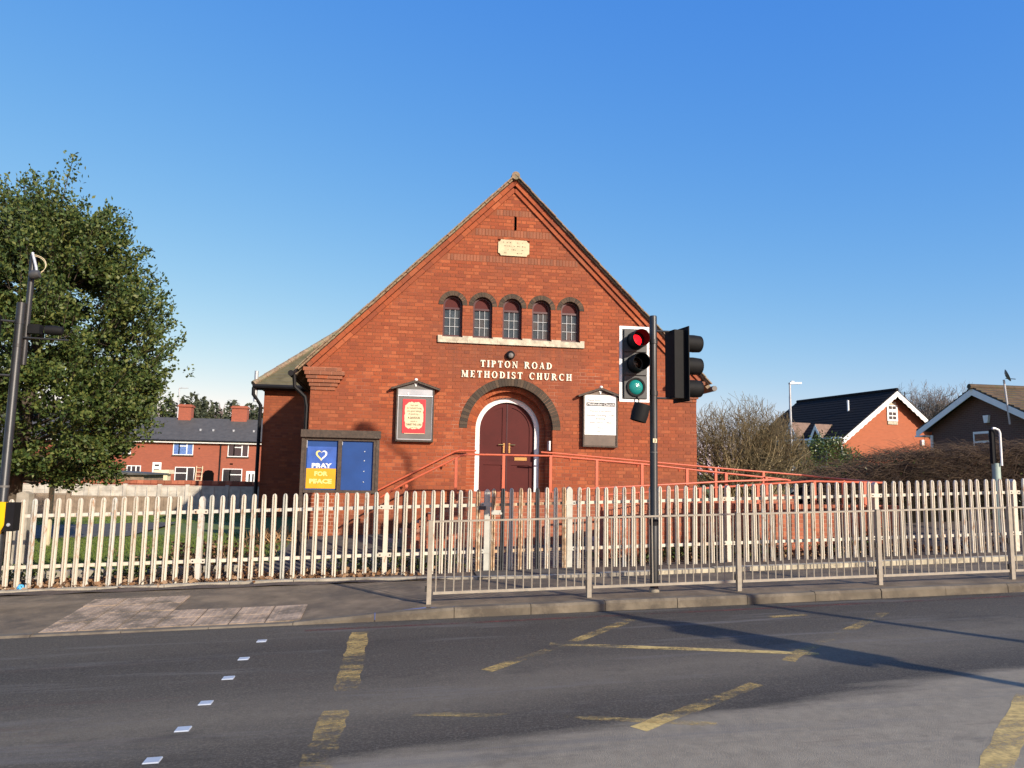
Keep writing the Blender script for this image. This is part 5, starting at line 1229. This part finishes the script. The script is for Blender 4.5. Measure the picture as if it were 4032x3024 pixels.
# ------------------------------------------------------------------ houses
def window(parent, x0, x1, z0, z1, y, layout, glass, out=-1, name='window'):
    """white framed window on a wall facing -y; layout: list of (u0,u1,v0,v1) panes in 0..1"""
    b = MB(); w, h = x1-x0, z1-z0; us = sorted({0, 1} | {p[0] for p in layout} | {p[1] for p in layout})
    b.box(x0, x1, y-.05, y+.02, z0, z0+.06).box(x0, x1, y-.05, y+.02, z1-.06, z1).box(x0, x0+.06, y-.049, y+.02, z0+.06, z1-.06).box(x1-.06, x1, y-.049, y+.02, z0+.06, z1-.06)
    for (u0, u1, v0, v1) in layout:
        if u0 > 0: b.box(x0+w*u0-.04, x0+w*u0+.04, y-.047, y+.02, z0+.06, z1-.06)
        if v0 > 0: b.box(x0+w*u0+.04, x0+w*u1-.04, y-.046, y+.02, z0+h*v0-.035, z0+h*v0+.035)
    o = b.build(name, M['whitegloss'], parent)
    for (u0, u1, v0, v1) in layout: box('pane', glass, o, x0+w*u0+.035, x0+w*u1-.035, y-.02, y-.012, z0+h*v0+.03, z0+h*v1-.03)
    box('sill', M['brickdark'], o, x0-.05, x1+.05, y-.09, y+.0, z0-.09, z0-.005)
    return o
def terrace():
    y = 48.0; t = thing('terraced_house', 'red brick terrace with grey slate roof and two chimneys, left of the church', 'house', (-18, y, -1))
    box('wall', M['brickfar'], t, -34, -8, y, y+7, -1.4, 3.78)
    MB().prism([(-34.3, y-.35, 3.70), (-34.3, y+3.5, 5.78), (-34.3, y+7.3, 3.70)], (26.6, 0, 0)).build('roof', M['slate'], t)
    rf = bpy.data.objects['roof'] if False else None
    box('fascia', M['white'], t, -34, -8, y-.33, y-.29, 3.56, 3.71); MB().tube([(-34,y-.4,3.73),(-8,y-.4,3.73)], .06, 8).build('gutter', M['black'], t, True)
    L3 = [(0,.3,0,1), (.3,.68,0,.72), (.3,.68,.72,1), (.68,1,0,1)]
    window(t, -19.77, -18.24, 2.60, 3.67-.08, y, L3, M['curtainblue']); window(t, -15.6, -14.0, 2.54, 3.59, y, L3, M['glassfar'])
    window(t, -24.4, -22.9, 2.6, 3.6, y, L3, M['glassfar']); window(t, -28.6, -27.1, 2.6, 3.6, y, L3, M['glassfar'])
    window(t, -19.52, -18.03, .45, 1.66, y, [(0,.62,0,.6), (0,.62,.6,1), (.62,1,0,1)], M['glassfar']); window(t, -15.91, -14.39, .4, 1.59, y, [(0,.38,0,1), (.38,1,0,.6), (.38,1,.6,1)], M['glassfar'])
    window(t, -23.12, -22.07, .5, 1.71, y, [(0,.33,0,1), (.33,.66,0,1), (.66,1,0,1)], M['glassfar']); window(t, -27.0, -25.6, .5, 1.7, y, L3, M['glassfar'])
    d = box('door', M['whitegloss'], t, -21.22, -20.56, y-.04, y+.02, -.4, 1.99); box('pane', M['glassfar'], d, -21.1, -20.68, y-.05, y-.041, .5, 1.45); box('pane', M['glassfar'], d, -21.05, -20.72, y-.05, y-.041, 1.68, 1.82)
    d = box('door', M['whitegloss'], t, -14.08, -13.25, y-.04, y+.02, -.6, 1.42)
    for a in (-13.88, -13.60): box('pane', M['glassfar'], d, a, a+.12, y-.05, y-.041, .6, 1.2)
    MB().prism([(-17.4, y-.01, -1), (-16.55, y-.01, -1), (-16.55, y-.01, 1.2), (-16.7, y-.01, 1.4), (-17.0, y-.01, 1.45), (-17.25, y-.01, 1.38), (-17.4, y-.01, 1.15)], (0, .005, 0)).build('passage', M['hole'], t)
    MB().tube([(-16.14,y-.12,3.7),(-16.14,y-.08,3.4),(-16.14,y-.08,-1)], .05, 8).build('downpipe', M['black'], t, True)
    for cx_, w, h in ((-19.9, .5, 7.0), (-15.5, .62, 7.0)):
        c = box('chimney', M['brickfar'], t, cx_-w, cx_+w, y+3.1, y+4.0, 5.3, h-.32)
        MB().box(cx_-w-.07, cx_+w+.07, y+3.0, y+4.1, h-.319, h-.18).box(cx_-w, cx_+w, y+3.1, y+4.0, h-.179, h-.1).build('corbel', M['brickfar'], c)
    for x, zz in ((-18.2, 4.75), (-17.2, 4.75), (-15.6, 4.72), (-14.0, 4.68)): box('roof_vent', M['lampgrey'], t, x, x+.14, y+1.35, y+1.6, 4.62, 4.78)
    box('vent', M['hole'], t, -17.85, -17.75, y-.004, y, 3.08, 3.2); box('vent', M['hole'], t, -15.4, -15.15, y-.004, y, 1.9, 2.02)
terrace()
ph = thing('playhouse', 'cream timber garden playhouse in front of the terrace', 'playhouse', (-17.9, 38, 0))
box('wall', M['wood_cream'], ph, -18.05, -17.3, 38, 38.8, -.5, 1.18); MB().prism([(-18.25,37.8,1.18),(-17.1,37.8,1.18),(-17.2,37.9,1.45),(-18.1,37.9,1.42)], (0,1.2,0)).build('roof', M['wood_cream'], ph); box('doorway', M['hole'], ph, -17.85, -17.6, 37.99, 37.996, 0, 1.1)
ld = thing('ladder', 'pale wooden ladder leaning on the terrace wall', 'ladder', (-17.6, 47.5, -1))
for x in (-17.8, -17.35): MB().tube([(x,47.2,-1),(x-.08,47.9,1.75)], .035, 6).build('stile', M['wood_cream'], ld)
for k in range(8): z = -.7 + k*.33; MB().tube([(-17.8-.02,47.3+k*.08,z),(-17.36,47.3+k*.08,z)], .025, 6).build('rung', M['wood_cream'], ld)
def xf(mb, o, ax, ay):
    ax, ay = Vector(ax), Vector(ay); mb.v = [tuple(Vector((o[0], o[1], 0)) + ax*p[0] + ay*p[1] + Vector((0, 0, p[2]))) for p in mb.v]; return mb
def bargeboard_house():
    o, gx, ry = (24.19, 21.5), (.985, .174, 0), (-.174, .985, 0); t = thing('gable_house', 'orange brick house with scalloped white bargeboards and dark roof', 'house', (24.2, 21.5, .8))
    X = lambda mb: xf(mb, o, gx, ry)
    ev, rz, L = 3.92, 6.42, 7.2
    X(MB().prism([(-3.4,0,.4),(3.4,0,.4),(3.4,0,ev+.02),(0,0,rz-.06),(-3.4,0,ev+.02)], (0,L,0))).build('wall', M['brickorange'], t)
    k = (rz-ev)/3.5
    for sd in (-1, 1):
        n_ = 16
        b = MB()
        for i in range(n_):     # roof in tile courses
            u0, u1 = 3.75*(1-i/n_), 3.75*(1-(i+1)/n_); b.hexa([(sd*u0,-.42,rz-k*u0-.02),(sd*u0,L+.3,rz-k*u0-.02),(sd*u1,L+.3,rz-k*u1-.02),(sd*u1,-.42,rz-k*u1-.02),(sd*u0,-.42,rz-k*u0+.06),(sd*u0,L+.3,rz-k*u0+.06),(sd*u1,L+.3,rz-k*u1+.04),(sd*u1,-.42,rz-k*u1+.04)])
        X(b).build('roof', M['darktile'], t)
        pts = [(0, rz-.02)] + [(sd*3.75, rz-k*3.75-.02)]
        m_ = 26
        for i in range(m_+1):
            u = 3.75*(1-i/m_); pts.append((sd*u, rz - k*u - .30 - .05*abs(math.sin(i*1.57))))
        X(MB().prism([(a,-.44,c) for a, c in pts], (0,.03,0))).build('bargeboard', M['white'], t)
        X(MB().tube([(sd*3.8,-.4,ev-.17),(sd*3.8,L,ev-.17)], .06, 8)).build('gutter', M['white'], t, True)
    X(MB().tube([(-3.75,-.3,ev-.2),(-3.5,-.06,ev-.45),(-3.5,-.06,.4)], .045, 8)).build('downpipe', M['white'], t, True)
    X(MB().tube([(0,-.44,rz+.06),(0,L+.3,rz+.06)], .1, 8)).build('ridge', M['darktile'], t, True)
    X(MB().box(-3.6,-3.42,-.0,L,ev-.35,ev-.12)).build('fascia', M['white'], t)
    w = X(MB().box(-.36,.36,-.05,.02,4.80,5.68)).build('window', M['white'], t)
    for z0 in (4.9, 5.12, 5.45):
        for a in (-.25, .02): X(MB().box(a, a+.22, -.058, -.051, z0, z0+.16)).build('pane', M['glassfar'], w)
    X(MB().box(-.3,.3,-.03,0,5.7,5.86)).build('lintel', M['stone'], t); X(MB().box(-.34,.34,-.05,0,4.62,4.78)).build('sill', M['stone'], t)
    X(MB().box(1.9,2.1,-.12,0,3.55,3.85)).build('alarm_box', M['white'], t)
    for i, (yy, ww) in enumerate(((1.55, .55), (3.6, .75))):      # two dormer gablets over the side windows
        d = X(MB().prism([(-3.55, yy-ww, ev-.5), (-3.55, yy, ev+ww*1.05), (-3.55, yy+ww, ev-.5)], (1.6, 0, 0))).build('gablet', M['brickorange'], t)
        for s in (-1, 1):
            X(MB().prism([(-3.78, yy, ev+ww*1.05+.1), (-3.78, yy+s*(ww+.15), ev-.42), (-3.78, yy+s*(ww+.12), ev-.5), (-3.78, yy, ev+ww*1.05)], (2.0, 0, 0))).build('gablet_roof', M['pinktile'], t)
            X(MB().prism([(-3.80, yy, ev+ww*1.05+.06), (-3.80, yy+s*(ww+.15), ev-.45), (-3.80, yy+s*(ww), ev-.6), (-3.80, yy, ev+ww*1.05-.2)], (.018, 0, 0))).build('gablet_board', M['white'], t)
        w = X(MB().box(-3.46,-3.41,yy-ww*.8,yy+ww*.8,2.2,3.35)).build('side_window', M['white'], t); X(MB().box(-3.47,-3.461,yy-ww*.7,yy+ww*.7,2.3,3.25)).build('pane', M['glassfar'], w)
    X(MB().tube([(-1.45,1.6,rz-k*1.45),(-1.45,1.6,rz-k*1.45+.62)], .055, 8)).build('flue', M['whitegloss'], t, True); X(MB().tube([(-.9,L-.1,rz-.6),(-.9,L-.1,rz+.35)], .06, 8)).build('flue', M['whitegloss'], t, True)
    X(MB().prism([(-3.2,L,.4),(3,L,.4),(3,L,3.6),(0,L,5.2),(-3.2,L,3.6)], (0,1.6,0))).build('rear_wing', M['darktile'], t)
bargeboard_house()
def bungalow():
    x, ya, zr_, hw = 20.3, 10.69, 5.26, 3.04; ev = 3.86; t = thing('bungalow', 'brown brick bungalow with white fascia and mossy tiled roof at the right edge', 'house', (24, 10.7, .8)); k = (zr_-ev)/hw
    MB().prism([(x, ya-hw+.25, .3), (x, ya+hw-.25, .3), (x, ya+hw-.25, ev), (x, ya, zr_-.08), (x, ya-hw+.25, ev)], (14, 0, 0)).build('wall', M['brickbrown'], t)
    for sd in (-1, 1):
        n_ = 13; b = MB()
        for i in range(n_):
            u0, u1 = (hw+.25)*(1-i/n_), (hw+.25)*(1-(i+1)/n_); z0, z1 = zr_-k*u0, zr_-k*u1
            b.hexa([(x-.34,ya+sd*u0,z0),(x+14,ya+sd*u0,z0),(x+14,ya+sd*u1,z1),(x-.34,ya+sd*u1,z1),(x-.34,ya+sd*u0,z0+.1),(x+14,ya+sd*u0,z0+.1),(x+14,ya+sd*u1,z1+.055),(x-.34,ya+sd*u1,z1+.055)])
        b.build('roof', M['mosstile'], t)
        MB().prism([(x-.36, ya, zr_-.0), (x-.36, ya+sd*(hw+.25), zr_-k*(hw+.25)-.0), (x-.36, ya+sd*(hw+.25), zr_-k*(hw+.25)-.24), (x-.36, ya, zr_-.26)], (.03,0,0)).build('fascia', M['white'], t)
    MB().tube([(x-.45,ya,zr_+.08),(x+14,ya,zr_+.08)], .11, 8).build('ridge', M['mosstile'], t, True)
    box('soffit', M['white'], t, x-.4, x+13, ya+hw-.2, ya+hw+.3, ev-.36, ev-.3); MB().tube([(x-.04,ya+hw-.3,ev-.3),(x-.04,ya+hw-.3,.5)], .06, 8).build('downpipe', M['white'], t, True)
    MB().tube([(x-.06,8.13,4.08),(x-.06,8.13,.5)], .04, 8).build('downpipe', M['greyboard'], t, True)
    w = MB().box(x-.05,x,10.2,11.08,2.2,3.58).build('window', M['white'], t); box('pane', M['glassfar'], w, x-.06, x-.051, 10.28, 11.0, 3.22, 3.49); box('pane', M['glassfar'], w, x-.06, x-.051, 10.28, 11.0, 2.3, 3.14)
    MB().prism([(x-.1,10.2,4.19),(x-.1,10.48,4.19),(x-.1,10.43,3.90),(x-.1,10.25,3.90)], (.11,0,0)).build('alarm_box', M['white'], t)
    dm = MB().tube([(x-.3,8.95,3.75),(x-.45,8.95,5.4)], .035, 8).build('aerial_mast', M['lampgrey'], t, True)
    MB().lathe([(.0,.0),(.13,.025),(.22,.07),(.24,.09),(.22,.08),(.13,.035),(.0,.012)], (x-.45,8.87,5.52), (.75,-.55,.35), 18).build('dish', M['greyboard'], dm, True); MB().tube([(x-.45,8.87,5.44),(x-.2,8.68,5.4)], .015, 6).build('dish_arm', M['black'], dm)
bungalow()
# ------------------------------------------------------------------ lamps, aerial, far trees
def lamp(name, label, x, y, z1, r, arm):
    zb = zi(x, y); t = thing(name, label, 'street lamp', (x, y, zb))
    MB().tube([(x,y,zb-.3),(x,y,zb+1.2),(x,y,zb+1.22),(x,y,z1)], [r*1.35,r*1.35,r,r*.75], 10).build('column', M['lampgrey'], t, True)
    MB().obox((x+arm*.5,y,z1+.03), (1,0,.05), (0,1,0), (-.05,0,1), abs(arm)*.55, .08, .035).obox((x+arm*.25,y,z1+.09), (1,0,0), (0,1,0), (0,0,1), .06, .05, .03).build('lantern', M['lampgrey'], t)
lamp('street_lamp', 'slim grey street lamp in front of the orange gable house', 14.13, 14.0, 5.62, .055, .48)
lamp('street_lamp', 'distant street lamp rising above the left chimney of the terrace', -26.9, 75, 10.6, .09, .9)
an = thing('house_aerial', 'thin television aerial behind the orange gable house', 'aerial', (34.2, 34, 1)); MB().tube([(34.2,34,1),(34.2,34,8.05)], .035, 6).build('mast', M['darkmetal'], an); MB().tube([(33.7,34,7.95),(34.7,34,7.95)], .02, 6).tube([(33.9,34,7.8),(33.9,34,8.1)], .015, 6).build('yagi', M['darkmetal'], an)
def bare_tree(name, label, x, y, zb, h, w, n):
    t = thing(name, label, 'tree', (x, y, zb)); G = Grow()
    for k in range(n):
        a = rng.uniform(0, 2*math.pi); G.branch((x, y, zb + h*.25), (math.cos(a)*w, math.sin(a)*w, 1), h*.34, .13, 5, 3, .5, .05, .12, .72, .55, 3, .016)
    MB().tube([(x,y,zb-.5),(x,y,zb+h*.3)], [.5,.4], 8).build('trunk', M['bark'], t); G.build('crown', M['twiggrey'], t)
bare_tree('bare_tree', 'far leafless rounded tree between the gable house and the bungalow', 79.5, 90, 3.4, 10.2, .55, 26)
def woods():
    P, D, A, B, ra = [], [], [], [], []
    for k in range(380):
        x = rng.uniform(-190, -20); y = rng.uniform(150, 215); h = rng.uniform(9.5, 14.5) + 1.5*math.sin(x*.11); w = rng.uniform(1.6, 2.8); nn = 260
        f = rng.random(nn)**.8; a = rng.uniform(0, 2*math.pi, nn); r = w*(1-f)*rng.uniform(.5, 1.05, nn) + .15
        P.append(np.stack([x + r*np.cos(a), y + r*np.sin(a), f*h + 3.0], 1)); D.append(np.stack([np.cos(a), np.sin(a), rng.normal(0, .5, nn)], 1))
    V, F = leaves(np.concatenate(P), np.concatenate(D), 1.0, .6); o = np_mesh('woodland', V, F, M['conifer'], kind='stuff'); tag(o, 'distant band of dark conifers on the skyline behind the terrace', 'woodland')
    for k in range(2600):
        x = rng.uniform(-190, -20); y = rng.uniform(190, 225); z = rng.uniform(11.5, 16); p = np.array([x, y, z]); q = p + np.array([rng.normal()*1.1, 0, rng.uniform(1.5, 3.6)]); A.append(p); B.append(q); ra.append(.13)
    V, F = sticks(A, B, ra, [.04]*len(A)); o = np_mesh('winter_woodland', V, F, mat('winter_twigs', (.16,.115,.105), .95, .2, 2, bmp=0), kind='stuff'); tag(o, 'distant purple brown leafless trees behind the conifers', 'woodland')
woods()
